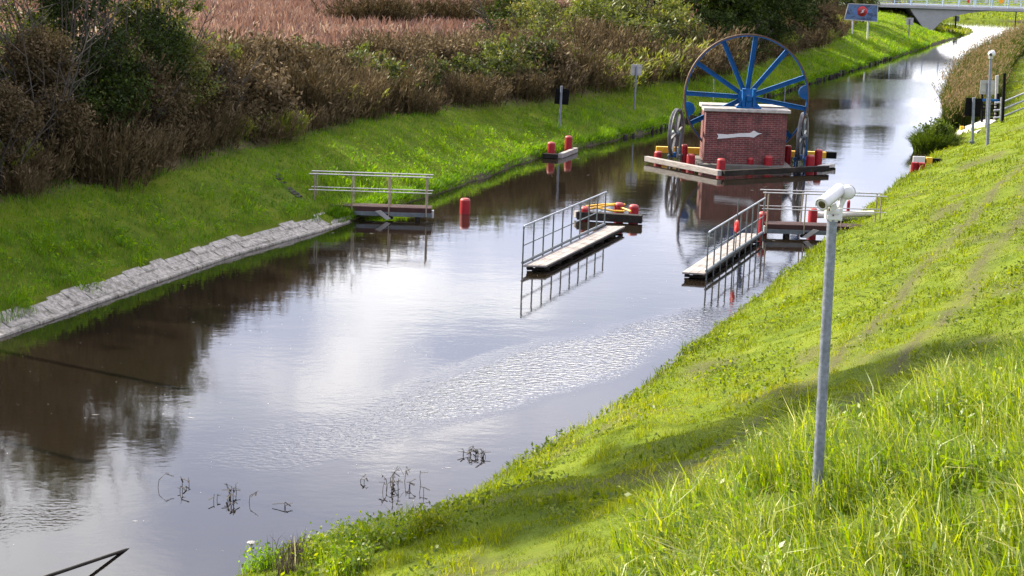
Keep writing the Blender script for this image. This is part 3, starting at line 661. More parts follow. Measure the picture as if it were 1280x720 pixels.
        for sx in (-1, 1):
            k = MB(); k.bar((sx * .20, -.38, -.3), (sx * .20, 0, c[2]), .07, .05); k.bar((sx * .20, .38, -.3), (sx * .20, 0, c[2]), .07, .05); k.bar((sx * .20, -.42, .34), (sx * .20, .42, .34), .08, .1)
            k.build('frame', M['blue'] if i else M['dgrey'], g)
        k = MB(); k.box((0, -.33, .42), (.22, .2, .2)); k.build('bracket', M['blue'], g, bevel=.01)
    # hauling cables between wheel and small pulleys
    for sx, lab in ((-1, 'thin steel cable running from the left rim of the blue wheel'), (1, 'thin steel cable running from the right rim of the blue wheel')):
        pt = aty(845.2 if sx < 0 else 1003, 166.5 if sx < 0 else 171, 69.0 if sx < 0 else 69.6)
        k = MB(); k.tube([(hub[0] + sx * (RR - .0), YW, wz - .1), (pt[0] + (.1 if sx < 0 else .16), 69.4, 1.1), (pt[0] + .05, 69.2, .42)], .014, 6)
        tag(k.build('steel_cable', M['rope']), lab, 'cable')
build_wheel()

def fender_beams():
    A, B, C = at(808, 195, .3), at(900, 213, .3), at(1035, 207, .3)
    def beam(name, p, q, w, h, mt, lab, cat, group=None, z=None):
        p = Vector(p); q = Vector(q); k = MB(); k.bar(p - Vector((0, 0, h / 2)), q - Vector((0, 0, h / 2)), w, h)
        o = k.build(name, mt, bevel=.015); tag(o, lab, cat, group); return o
    beam('fender_beam', A, B, .22, .22, M['wood'], 'long weathered grey timber beam floating left in front of the brick pier', 'timber beam')
    beam('fender_beam', Vector(B) + Vector((.13, .0, 0)), C, .22, .22, M['darkwood'], 'long shade-dark timber beam floating right in front of the brick pier', 'timber beam')  # dark colour holds the shade of the side turned from the sun
    p = at(1024, 211, .02)
    D = Vector(aty(1041, 203.5, 69.2)); D.z = .2
    beam('timber_offcut', (C[0] - .2, C[1] + .7, .2), (D.x, D.y, .2), .25, .14, M['conc'], 'short pale timber end showing at the right tip of the dark beam', 'timber beam')
    # yellow floating boom behind the pier
    y0 = aty(820, 191.0, 70.9); y1 = aty(1045, 201.0, 70.9)
    z = .34
    r = empty('yellow_boom', (y0[0], 70.95, z)); L = y1[0] - y0[0]
    tag(r, 'long yellow beam with a black right end passing behind the brick pier', 'boom')
    MB().bar((0, 0, 0), (L - .45, 0, 0), .22, .27).build('beam', M['yellow'], r, bevel=.015)
    MB().bar((L - .45, 0, 0), (L, 0, 0), .225, .275).build('end_block', M['black'], r, bevel=.015)
fender_beams()

# ------------------------------------------------------------------ red painted piles
def red_pile(px, py, ztop, rad, label, group, cap=True, below=1.0):
    p = at(px, py, ztop); r = empty('red_pile', (p[0], p[1], 0)); tag(r, label, 'pile', group)
    k = MB(); k.lathe([(rad, -below), (rad, ztop - .06), (rad * .97, ztop - .05)], n=20); k.build('post', M['red'], r)
    k = MB(); k.lathe([(rad * .97, ztop - .05), (rad * .93, ztop - .02), (rad * .7, ztop + .015), (0, ztop + .03)], n=20); k.build('cap', M['redcap'] if cap else M['red'], r)
    return r
G = 'red piles around the brick pier'
red_pile(823, 189.5, .42, .17, 'low red pile at the left tip of the grey floating beam', G)
red_pile(855.5, 181, .76, .15, 'red pile right behind the left guide pulley', G)
red_pile(863.8, 193, .52, .175, 'red pile showing over the middle of the grey floating beam', G)
red_pile(901.9, 198.6, .54, .175, 'red pile at the corner where grey and dark beams meet', G)
red_pile(960.8, 195.3, .56, .175, 'red pile in front of the lower right brick pier edge', G)
red_pile(985.5, 182.3, .80, .15, 'taller red pile just right of the brick pier behind the dark beam', G)
red_pile(1013.5, 194.2, .56, .18, 'short red pile right beside the right guide pulley', G)
red_pile(1023.7, 187, .74, .165, 'tall red pile close to the right end of the dark beam', G)
red_pile(938.2, 197.6, .44, .12, 'small pink pile top before the brick wall centre', G)
red_pile(581.5, 248.5, .50, .175, 'lone red pile standing in open water beside the left jetty', None)

def side_fender():
    # left of mid canal, close to the grass bank
    a, b, c = at(679, 191, .22), at(697, 192.3, .22), at(720, 184.2, .22)
    r = empty('pile_fender', (b[0], b[1], 0)); tag(r, 'short timber fender with one dark and one pale side at the left grass bank', 'fender')
    o = Vector((b[0], b[1], 0))
    MB().bar(Vector(a) - o - Vector((0, 0, .11)), Vector(b) - o - Vector((0, 0, .11)), .2, .2).build('beam', M['darkwood'], r, bevel=.012)
    MB().bar(Vector(b) - o + Vector((.10, .12, -.11)), Vector(c) - o - Vector((0, 0, .11)), .2, .2).build('beam', M['wood'], r, bevel=.012)
    g = 'red piles of the small fenders'
    red_pile(689.2, 178, .64, .17, 'shorter red pile behind the dark beam at the left grass bank', g)
    red_pile(711, 170.3, .74, .165, 'taller red pile behind the pale beam at the left grass bank', g)
    # centre fender behind the far end of the left walkway
    a, b = at(722, 264, .3), at(803, 269, .3)
    r = empty('pile_fender', (a[0], a[1], 0)); tag(r, 'black timber fender draped with yellow pipes behind the left floating walkway', 'fender')
    o = Vector((a[0], a[1], 0)); L = Vector(b) - o
    MB().bar((0, 0, .17), (L.x, L.y, .17), .3, .26).build('beam', M['darkwood'], r, bevel=.012)
    MB().bar((-.08, .16, .17), (.12, .20, .17), .24, .22).build('beam_end', M['wood'], r, bevel=.012)
    for pts in ([(.35, .25, .34), (1.1, .5, .46), (1.6, .75, .46)], [(.55, .15, .42), (1.2, .1, .33), (1.55, .12, .33)], [(1.2, .8, .42), (1.55, .35, .38), (1.75, .05, .35)], [(.3, .6, .38), (.9, .62, .46), (1.4, .55, .5)]):
        MB().tube(pts, .035, 8).build('yellow_pipe', M['yellow'], r)
    red_pile(731.5, 259, .44, .165, 'red pile nearest the railing at the left walkway far end', g)
    red_pile(774.2, 254, .52, .16, 'middle red pile on the black fender with yellow pipes', g)
    red_pile(792.5, 256.5, .50, .165, 'right end red pile of the black fender with yellow pipes', g)
    # piles by the right jetty
    g = 'red piles at the right jetty'
    red_pile(954.5, 265.5, .70, .16, 'tall red pile where the right walkway meets the right jetty', g)
    red_pile(1016.5, 261, .72, .15, 'red pile behind the right jetty rail left of the security camera', g)
    red_pile(1061, 251, .85, .055, 'narrow red post just right of the security camera', g)
side_fender()

# ------------------------------------------------------------------ floating walkways
def walkway(P, side, lab, nposts, hrail):
    """P: near left, near right, far right, far left corners of the deck"""
    z = P[0][2]; o = Vector((P[0][0], P[0][1], 0)); q = [Vector(p) - o for p in P]
    r = empty('floating_walkway', o); tag(r, lab, 'walkway', 'walkways in the canal')
    n = 3
    for i in range(n):                                             # three long planks
        a0 = q[0].lerp(q[1], i / n + .006); a1 = q[0].lerp(q[1], (i + 1) / n - .006); b0 = q[3].lerp(q[2], i / n + .006); b1 = q[3].lerp(q[2], (i + 1) / n - .006)
        MB().prism([a0, a1, b1, b0], (0, 0, -.05)).build('deck_plank', M['wood'], r, bevel=.006)
    k = MB()
    for f in (.12, .5, .88):
        a = q[0].lerp(q[1], f); b = q[3].lerp(q[2], f); k.bar(a + Vector((0, 0, -.09)) + (b - a) * .02, b + Vector((0, 0, -.09)) - (b - a) * .01, .08, .078)
    k.build('bearer', M['darkwood'], r)
    for f in np.linspace(.04, .97, 8):
        a = q[0].lerp(q[3], f); b = q[1].lerp(q[2], f); MB().bar(a + Vector((0, 0, -.155)), b + Vector((0, 0, -.155)), .1, .05).build('crossbeam', M['darkwood'], r)
    A, B = (q[0], q[3]) if side < 0 else (q[1], q[2])
    d = (B - A).normalized(); out = Vector((d.y, -d.x, 0)) * (1 if side > 0 else -1)
    A = A + out * .035; B = B + out * .035; L = (B - A).length
    st_ = M['dgrey']
    for i in range(nposts):
        p = A + d * (.04 + (L - .10) * i / (nposts - 1))
        lo = -.35 if i == 0 else -.2
        MB().cyl(p + Vector((0, 0, lo)), p + Vector((0, 0, hrail)), .022, n=8).build('post', st_, r)
    up = Vector((0, 0, 1))
    s0 = A + d * .04; e0 = B - d * .06
    top = [s0 + up * (hrail - .12), s0 + up * (hrail - .03) + d * .03, s0 + up * hrail + d * .12] + [s0.lerp(e0, f) + up * hrail for f in (.3, .6, .9)] + [e0 + up * hrail + d * .05]
    MB().tube(top, .027, 8).build('top_rail', M['galv'], r)
    MB().tube([s0 + up * (hrail * .5), e0 + up * (hrail * .5) + d * .05], .018, 8).build('mid_rail', st_, r)
    MB().tube([s0 + up * .06, s0.lerp(e0, .5) + up * .08, e0 + up * .06], .045, 8).build('kick_rail', st_, r)
    return r
zd = .2
walkway([at(654, 331.5, zd), at(682.5, 332, zd), at(781.5, 282.6, zd), at(757.5, 282.2, zd)], -1, 'left grey plank walkway in open water with railing on its left side', 10, 1.08)
walkway([at(852.5, 340, zd), at(881, 341.8, zd), at(952, 292.5, zd), at(927.5, 291.0, zd)], 1, 'right grey plank walkway in the water with railing on its right side', 10, 1.14)
# red and white lifebuoy-like board hung at the right walkway railing
def life_board():
    p = aty(921, 283, 46.9); r = empty('hanging_buoy', p); tag(r, 'small red and white marker hanging at the right walkway railing', 'marker')
    k = MB(); k.lathe([(.055 + .05 * math.cos(u), .05 * math.sin(u)) for u in np.linspace(0, 2 * math.pi, 9)], (0, 0, 0), (1, .3, 0), 14)
    o = k.build('ring', M['signred'], r); o.scale = (1, 1, 1.9)
    MB().box((0, 0, .0), (.07, .07, .1)).build('band', M['white'], r)
    MB().cyl((0, 0, -.9), (0, 0, .8), .016, n=6).build('rod', M['dgrey'], r)
life_board()

# ------------------------------------------------------------------ jetties on both banks
def jetty(pxs, pyw, pybase, ytop, x_end_px, lab, mirror):
    Y = at(pxs[2] if not mirror else pxs[1], pyw, 0)[1]
    fx = [aty(p, 250, Y)[0] for p in pxs]
    w = .56; z = .44
    xe = aty(x_end_px, 265, Y)[0]
    lo, hi = (fx[0] - .1, xe) if not mirror else (xe, fx[-1] + .9)
    r = empty('jetty', (lo, Y, 0)); tag(r, lab, 'jetty', 'jetties with steel railings')
    L = hi - lo
    for i in range(4): MB().box((L / 2, .07 + i * .15, z - .03), (L - .1, .138, .06)).build('deck_plank', M['brownwood'], r, bevel=.006)
    MB().box((L / 2, -.02, z - .085), (L - .08, .035, .15)).build('fascia', M['brownwood'], r)
    MB().box((L / 2, .02, z - .23), (L, .12, .14)).build('beam', M['dgrey'], r, bevel=.008)
    MB().box((L / 2, w - .02, z - .23), (L, .12, .14)).build('beam', M['dgrey'], r, bevel=.008)
    ex = L if not mirror else 0
    MB().box((ex + (.005 if not mirror else -.005), -.0 + .04, z - .19), (.05, .2, .24)).build('end_plate', M['signback'], r, bevel=.006)
    lx = L - .5 if not mirror else .75
    for yy in (.1, w - .05): MB().box((lx, yy, -.35), (.13, .13, 1.0)).build('support_leg', M['darkwood'], r)
    ys = (-.06, w + .02); H = 1.0
    for j, yy in enumerate(ys):
        off = 0.0
        for x in fx:
            X = x - lo + off; MB().cyl((X, yy, z - (.28 if j == 0 else .1)), (X, yy, z + H - .01), .023, n=8).build('post', M['post'], r)
        a, b = fx[0] - lo - .18, fx[-1] - lo + .18
        MB().tube([(a, yy, z + H), (b, yy, z + H)], .022, 8).build('top_rail', M['rail'], r)
        MB().tube([(a, yy - .03, z + H * .49), (b, yy - .03, z + H * .49)], .016, 8).build('mid_rail', M['rail'], r)
    # folding flap hanging towards the water below the deck
    sx = 1 if not mirror else -1
    cx = (aty(478, 268, Y)[0] if not mirror else aty(1014, 293, Y)[0]) - lo
    k = MB(); k.prism([(cx - sx * .22, -.12, .30), (cx - sx * .05, -.14, .34), (cx + sx * .28, -.12, .08), (cx + sx * .14, -.12, .03)], (0, .05, 0)); k.build('flap', M['signback'], r)
    k = MB(); k.prism([(cx + sx * .1, -.10, .05), (cx + sx * .34, -.10, .05), (cx + sx * .2, -.04, .22), (cx + sx * .02, -.04, .2)], (0, .3, 0)); k.build('float_block', M['black'], r)
    return r
jetty((393.4, 440, 486.3, 533), 275.5, 269.5, 219.8, 541, 'brown plank jetty with thin steel railings on the left bank', False)
jr = jetty((960, 1007, 1053, 1101), 298.5, 290.4, 239, 957, 'brown plank jetty with thin steel railings on the right bank behind the camera pole', True)
def gangboard():
    a = at(1020, 269, .5); b = at(1092, 267, .62)
    MB().tube([a, b], .09, 10)
    o = MB().tube([a, b], .10, 12).build('pale_pipe', M['conc']); tag(o, 'thick pale pipe lying behind the right jetty railing', 'pipe')
    p = at(1070, 276, .35); k = MB(); k.box((p[0] + .2, p[1] + .6, .05), (1.9, .5, .55)); tag(k.build('dark_sill', M['black'], bevel=.03), 'black timber sill under the pale pipe at the right jetty', 'sill')
gangboard()

# ------------------------------------------------------------------ security cameras on poles
def near_camera():
    b = on(1021, 636)
    d = np.hypot(b[0], b[1])
    top = aty(1040.3, 274, b[1])
    r = empty('security_camera', (b[0], b[1], b[2])); tag(r, 'white security camera on a tall grey pole standing in the right foreground grass', 'security camera')
    tx, tz = top[0] - b[0], top[2] - b[2]
    T = Vector((tx, 0, tz))
    MB().cyl((0, 0, -.5), T, .052, .047, n=28).build('pole', M['pole'], r)
    # base casting, arm, swivel disc and housing (offsets in metres, x right, z up, y away)
    u = 1 / 990.0
    def L(cx, cy, y=0.): return T + Vector(((cx - 390) * u, y, (492 - cy) * u))
    k = MB(); k.box(L(392, 470), (.125, .11, .045)); k.box(L(345, 435), (.05, .09, .11)); k.box(L(455, 440), (.04, .09, .12)); k.lathe([(.0, -.05), (.045, -.05), (.052, -.03), (.052, .03), (.045, .05), (0, .05)], L(400, 420), (1, 0, 0), 20)
    k.box(L(392, 495), (.09, .09, .03))
    bs = k.build('bracket', M['white'], r, bevel=.006)
    MB().cyl(L(385, 447, -.055), L(385, 447, -.062), .009, n=10).build('bolt', M['rust'], bs)
    k = MB(); k.tube([L(415, 415), L(452, 370), L(470, 320), L(500, 262)], .030, 12); k.build('arm', M['white'], r)
    sd = Vector((-.22, -.95, .0)).normalized()
    c = L(512, 235, -.02)
    k = MB(); k.lathe([(0, .032), (.05, .032), (.060, .022), (.063, 0), (.063, -.05), (.05, -.07), (0, -.075)], c, sd, 28); k.build('swivel_disc', M['white'], r, )
    k = MB(); k.lathe([(.064, -.01), (.070, -.01), (.070, -.03), (.064, -.03), (.064, -.01)], c, sd, 28); k.build('disc_rim', M['signback'], r)
    # housing: points down the left, towards the viewer
    f0 = L(243, 325, -.24); f1 = L(445, 222, .02); ax = (f1 - f0).normalized(); ln = (f1 - f0).length
    k = MB(); k.lathe([(.046, .0), (.055, -.003), (.058, .01), (.058, ln * .96), (.05, ln), (0, ln + .004)], f0, ax, 28); h = k.build('housing', M['white'], r)
    k = MB(); k.lathe([(.0, -.001), (.037, -.001)], f0, ax, 24); k.build('window', M['glass'], h)
    k = MB(); k.lathe([(.020, -.003), (.028, -.005), (.028, .004)], f0, ax, 20); k.build('lens_ring', M['rust'], h)
    k = MB(); k.lathe([(.037, .004), (.037, -.006), (.056, -.004), (.056, .01)], f0, ax, 28); k.build('bezel', M['white'], h)
    # sun shield over the housing
    upv = Vector((0, 0, 1)); sx = ax.cross(upv).normalized(); uz = sx.cross(ax)
    vs = []; n = 11
    for e in (-.012, ln * 1.0):
        for i in range(n):
            a = R(-15 + 210 * i / (n - 1)); vs.append(f0 + ax * e + sx * math.cos(a) * .066 + uz * math.sin(a) * .066)
    k = MB(); k.add(vs, [(i, i + 1, n + i + 1, n + i) for i in range(n - 1)], True); o = k.build('sun_shield', M['white'], h)
    so = o.modifiers.new('solid', 'SOLIDIFY'); so.thickness = .004
    MB().tube([L(345, 400, -.06), L(350, 365, -.09), L(330, 350, -.12)], .009, 8).build('cable', M['rust'], r)
    MB().box(L(375, 365, -.08), (.07, .05, .05), Matrix.Rotation(R(-25), 3, 'Y')).build('mount', M['white'], r, bevel=.006)
near_camera()
def far_camera():
    b = on(1235, 180); top = aty(1238.5, 72, b[1])
    r = empty('security_camera', b); tag(r, 'small white dome camera on a thin grey pole at the right bank landing', 'security camera')
    T = Vector((top[0] - b[0], 0, top[2] - b[2]))
    MB().cyl((0, 0, -.4), T, .07, .055, n=16).build('pole', M['pole'], r)
    MB().cyl(T + Vector((0, 0, -.05)), T + Vector((0, 0, .06)), .09, n=16).build('collar', M['signback'], r)
    k = MB(); k.lathe([(0, -.16), (.09, -.14), (.13, -.06), (.14, .02), (.13, .08), (.08, .12), (0, .13)], T + Vector((.03, 0, .17)), (.35, -.5, .2), 20); h = k.build('dome', M['white'], r)
    k = MB(); k.lathe([(0, .02), (.055, .015), (.07, -.02)], T + Vector((-.05, -.12, .14)), (-.4, -.8, 0), 14); k.build('lens', M['glass'], h)
    MB().bar(T + Vector((-.02, 0, .3)), T + Vector((-.16, 0, .36)), .03, .02).build('aerial', M['dgrey'], r)
far_camera()

# ------------------------------------------------------------------ signs
def pole_sign(name, base, topz_px, ctr, w, h, lab, panelmat, polemat=None, rz=0., tilt=0, behind=True, rad=.045, group=None):
    b = np.array(base); r = empty(name, b, rz); tag(r, lab, 'sign', group)
    tz = aty(topz_px[0], topz_px[1], b[1]); ct = aty(ctr[0], ctr[1], b[1])
    MB().cyl((0, 0, -.4), (tz[0] - b[0], 0, tz[2] - b[2]), rad, n=14).build('pole', polemat or M['pole'], r)
    c = Vector((ct[0] - b[0], (.09 if behind else -.09), ct[2] - b[2])); ro = Matrix.Rotation(tilt, 3, 'Y')
    p = MB().box(c, (w, .035, h), ro).build('panel', panelmat, r, bevel=.008)
    for e in (-.3, .3): MB().box(c + ro @ Vector((0, -.035 if behind else .035, e * h)), (w * .8, .03, .035), ro).build('clamp_bar', panelmat, r)
    if panelmat != M['black']:
        k = MB(); z_ = -.03 if behind else -.03
        for e in (-1, 1): k.box(c + ro @ Vector((e * (w / 2 - .012), -.022, 0)), (.024, .012, h), ro); k.box(c + ro @ Vector((0, -.024, e * (h / 2 - .012))), (w - .05, .012, .024), ro)
        k.build('frame', M['galv'], r)
    return r
b = on(699.3, 160.5); s_ = 1 / 29.
pole_sign('black_sign', b, (702, 107.5), (702.5, 120.8), .64, .72, 'black rectangular sign board on a grey post in the left grass bank', M['black'], rad=.055, tilt=R(3))
b = on(792.8, 137.5)
pole_sign('grey_sign', b, (795.6, 81.5), (795.7, 87.5), .56, .55, 'small grey framed sign seen from behind on the left grass bank', M['signback'], rad=.05)
b = on(1216, 178.5)
r_ = pole_sign('black_sign', b, (1217.2, 122), (1217.2, 134.3), .72, .80, 'black rectangular sign board on a grey post on the right grass bank', M['black'], rad=.065, tilt=R(2))
MB().box((-.06, -.03, .03), (.22, .16, .1)).build('foot', M['dgrey'], r_)
b = on(1233, 160)
pole_sign('grey_sign', b, (1235.2, 103), (1234.8, 109.5), .70, .66, 'grey framed sign seen from behind beside the ladder rack on the right bank', M['signback'], rad=.05)
b = on(1135.5, 48.5)
pole_sign('grey_sign', b, (1137.6, 23.5), (1137.6, 26.6), .72, .72, 'pale small sign on a post on the grass before the bridge abutment', M['signback'], rad=.06)
b = on(1194.2, 36)
pole_sign('dark_sign_post', b, (1195, 19), (1196.3, 23.5), .62, .7, 'dark post with a small sign on the grass under the bridge', M['dgrey'], M['darkwood'], rad=.11)

def billboard():
    p0 = on(1065.3, 45); p1 = on(1084.6, 45.5); Y = (p0[1] + p1[1]) / 2
    r = empty('billboard', (p0[0], Y, p0[2])); tag(r, 'wide picture billboard on two white posts before dark shrubs near the bridge', 'billboard')
    def q(px, py): a = aty(px, py, Y); return Vector((a[0] - p0[0], 0, a[2] - p0[2]))
    for px in (1065.3, 1084.6):
        a = q(px, 46); b_ = q(px + .6, 22); MB().bar((a.x, .05, a.z - .6), (b_.x, .05, b_.z + .8), .13, .13, up=(0, 1, 0)).build('post', M['white'], r)
    cs = [q(1055.2, 24), q(1096.2, 27), q(1097, 6.2), q(1060.5, 4.5)]
    k = MB(); k.prism([c + Vector((0, -.06, 0)) for c in cs], (0, .05, 0)); k.build('board', billboard_mat(), r)
    k = MB(); e = [c + Vector((0, -.075, 0)) for c in cs]
    for a, b_ in zip(e, e[1:] + e[:1]): k.bar(a, b_, .07, .07, up=(0, 1, 0))
    k.build('frame', M['signback'], r)
    c = q(1077.6, 14.2) + Vector((0, -.068, 0))
    MB().lathe([(0, -.012), (.46, -.012), (.46, .004)], c, (0, 1, 0), 26).build('red_disc', M['signred'], r)
    MB().lathe([(0, -.02), (.36, -.02), (.36, -.005)], c, (0, 1, 0), 24).build('inner_disc', M['redcap'], r)
    MB().prism([c + Vector((x * .6, -.035, z * .6)) for x, z in ((-.35, -.3), (.0, -.05), (-.1, .1), (.4, .38), (.12, .05), (.25, -.1))], (0, .01, 0)).build('white_mark', M['white'], r)
def billboard_mat():
    """printed picture: dark blue and pale blotches (a picture stands here, built as a plain generic one)"""
    mt, nt, nd, lk = new_mat('printed_board')
    out = N(nt, 'ShaderNodeOutputMaterial'); b = N(nt, 'ShaderNodeBsdfPrincipled'); b.inputs['Roughness'].default_value = .45
    tc = N(nt, 'ShaderNodeTexCoord'); n = N(nt, 'ShaderNodeTexNoise', Scale=1.3, Detail=6., Roughness=.7, Distortion=.8); lk.new(tc.outputs['Object'], n.inputs['Vector'])
    rp = N(nt, 'ShaderNodeValToRGB'); cre = rp.color_ramp; cre.elements.new(.5); cre.elements.new(.5); cre.elements.new(.5)
    for e, (p, c) in zip(cre.elements, [(.3, (.01, .012, .02)), (.45, (.02, .045, .11)), (.52, (.07, .12, .2)), (.6, (.02, .09, .28)), (.72, (.45, .5, .55))]): e.position = p; e.color = (*c, 1)
    lk.new(n.outputs[0], rp.inputs[0]); lk.new(rp.outputs[0], b.inputs['Base Color']); lk.new(b.outputs[0], out.inputs[0]); return mt
billboard()

# ------------------------------------------------------------------ road bridge in the distance
def bridge():
    Y = float(at(1161, 41.5, .3)[1])
    def q(px, py): a = aty(px, py, Y); return Vector((a[0], 0, a[2]))
    o = q(1161, 41.5); r = empty('road_bridge', (o.x, Y, 0)); tag(r, 'pale concrete road bridge with a tapered leg and railing at the end of the canal', 'bridge')
    def l(px, py): p = q(px, py); return Vector((p.x - o.x, 0, p.z))
    prof = [(1138, 10.6), (1160, 42.5), (1163, 43.5), (1170, 34.5), (1179, 25.8), (1188, 21.8), (1199.5, 18.9), (1212, 16.6), (1227.6, 14.8), (1250, 13.4), (1280, 12.8), (1310, 12.9)]
    mir = [(2620 - x, y + .035 * (2620 - 2 * x)) for x, y in prof[:-1]][::-1]
    pts = [l(*p) for p in prof + mir]
    W_ = 8.0
    MB().prism([p + Vector((0, .35, 0)) for p in pts], (0, W_ - .7, 0)).build('arch_leg', M['bridgeconc'], r)
    zt = l(1161, 7.2).z; zb = l(1161, 11.0).z
    xl, xr = l(1056, 8).x, l(1562, 8).x
    MB().box(((xl + xr) / 2, W_ / 2, (zt + zb) / 2), (xr - xl, W_, zt - zb)).build('deck', M['bridgeconc'], r, bevel=.04)
    MB().box(((xl + xr) / 2, W_ / 2, zt + .03), (xr - xl - .1, W_ - 1.2, .06)).build('roadway', M['dgrey'], r)
    x0 = l(1118, 8).x
    for yy, lab in ((.12, 0), (W_ - .12, 1)):
        g = empty('bridge_railing', (0, yy, zt)); g.parent = r
        x = x0
        while x < xr:
            MB().box((x, 0, .58), (.11, .09, 1.16)).build('post', M['rail_blue'], g); x += 1.9
        for h_ in (.16, .36, .56, .76, .96): MB().box(((x0 + xr) / 2, 0, h_), (xr - x0, .03, .045)).build('rail', M['rail_blue'], g)
        MB().box(((x0 + xr) / 2, 0, 1.17), (xr - x0, .1, .07)).build('top_rail', M['white'], g)
    def panel(name, px, py, w, h, mt, lab, rot=0., red=None):
        p = q(px, py); e = empty(name, (p.x, Y - .06, p.z)); tag(e, lab, 'sign')
        MB().box((0, 0, 0), (w, .03, h), Matrix.Rotation(rot, 3, 'Y')).build('panel', mt, e)
        MB().box((0, .03, -.2), (.06, .03, h * 1.2)).build('bracket', M['galv'], e)
        return e
    panel('waterway_sign', 1251.5, 1.2, .52, .52, M['orange'], 'orange diamond shaped navigation sign on the bridge railing', R(45))
    panel('waterway_sign', 1233, 1.2, .36, .5, M['white'], 'small white panel on the bridge railing left of the orange diamond')
    panel('waterway_sign', 1270, 1.6, .45, .42, M['white'], 'small white panel on the bridge railing right of the orange diamond')
    e = panel('waterway_sign', 1213.2, 1.6, .2, .55, M['white'], 'small red and white triangular marker on the bridge railing')
    MB().prism([(-.12, -.03, .3), (-.12, -.03, -.3), (-.5, -.03, 0)], (0, .02, 0)).build('red_triangle', M['signred'], e)
    p = at(1269, 29, .0); MB().cyl((p[0], p[1], -1), (p[0], p[1], 2.0), .1, n=10); k = MB(); k.cyl((p[0], p[1], -1), (p[0], p[1], 1.9), .09, n=10); tag(k.build('mooring_post', M['darkwood']), 'thin dark mooring post in the water beyond the bridge', 'post')
    # guard rail on the road dam left of the bridge
    g = empty('guard_rail', (o.x + x0, Y + .3, zt - .1)); tag(g, 'grey guard rail along the road at the left bridge end', 'guard rail')
    for i in range(7): MB().box((-1.0 - i * 2, 0, .4), (.1, .1, 1.)).build('post', M['galv'], g)
    for h_ in (.45, .8): MB().box((-7, -.08, h_), (13.6, .06, .14)).build('rail', M['galv'], g)
bridge()

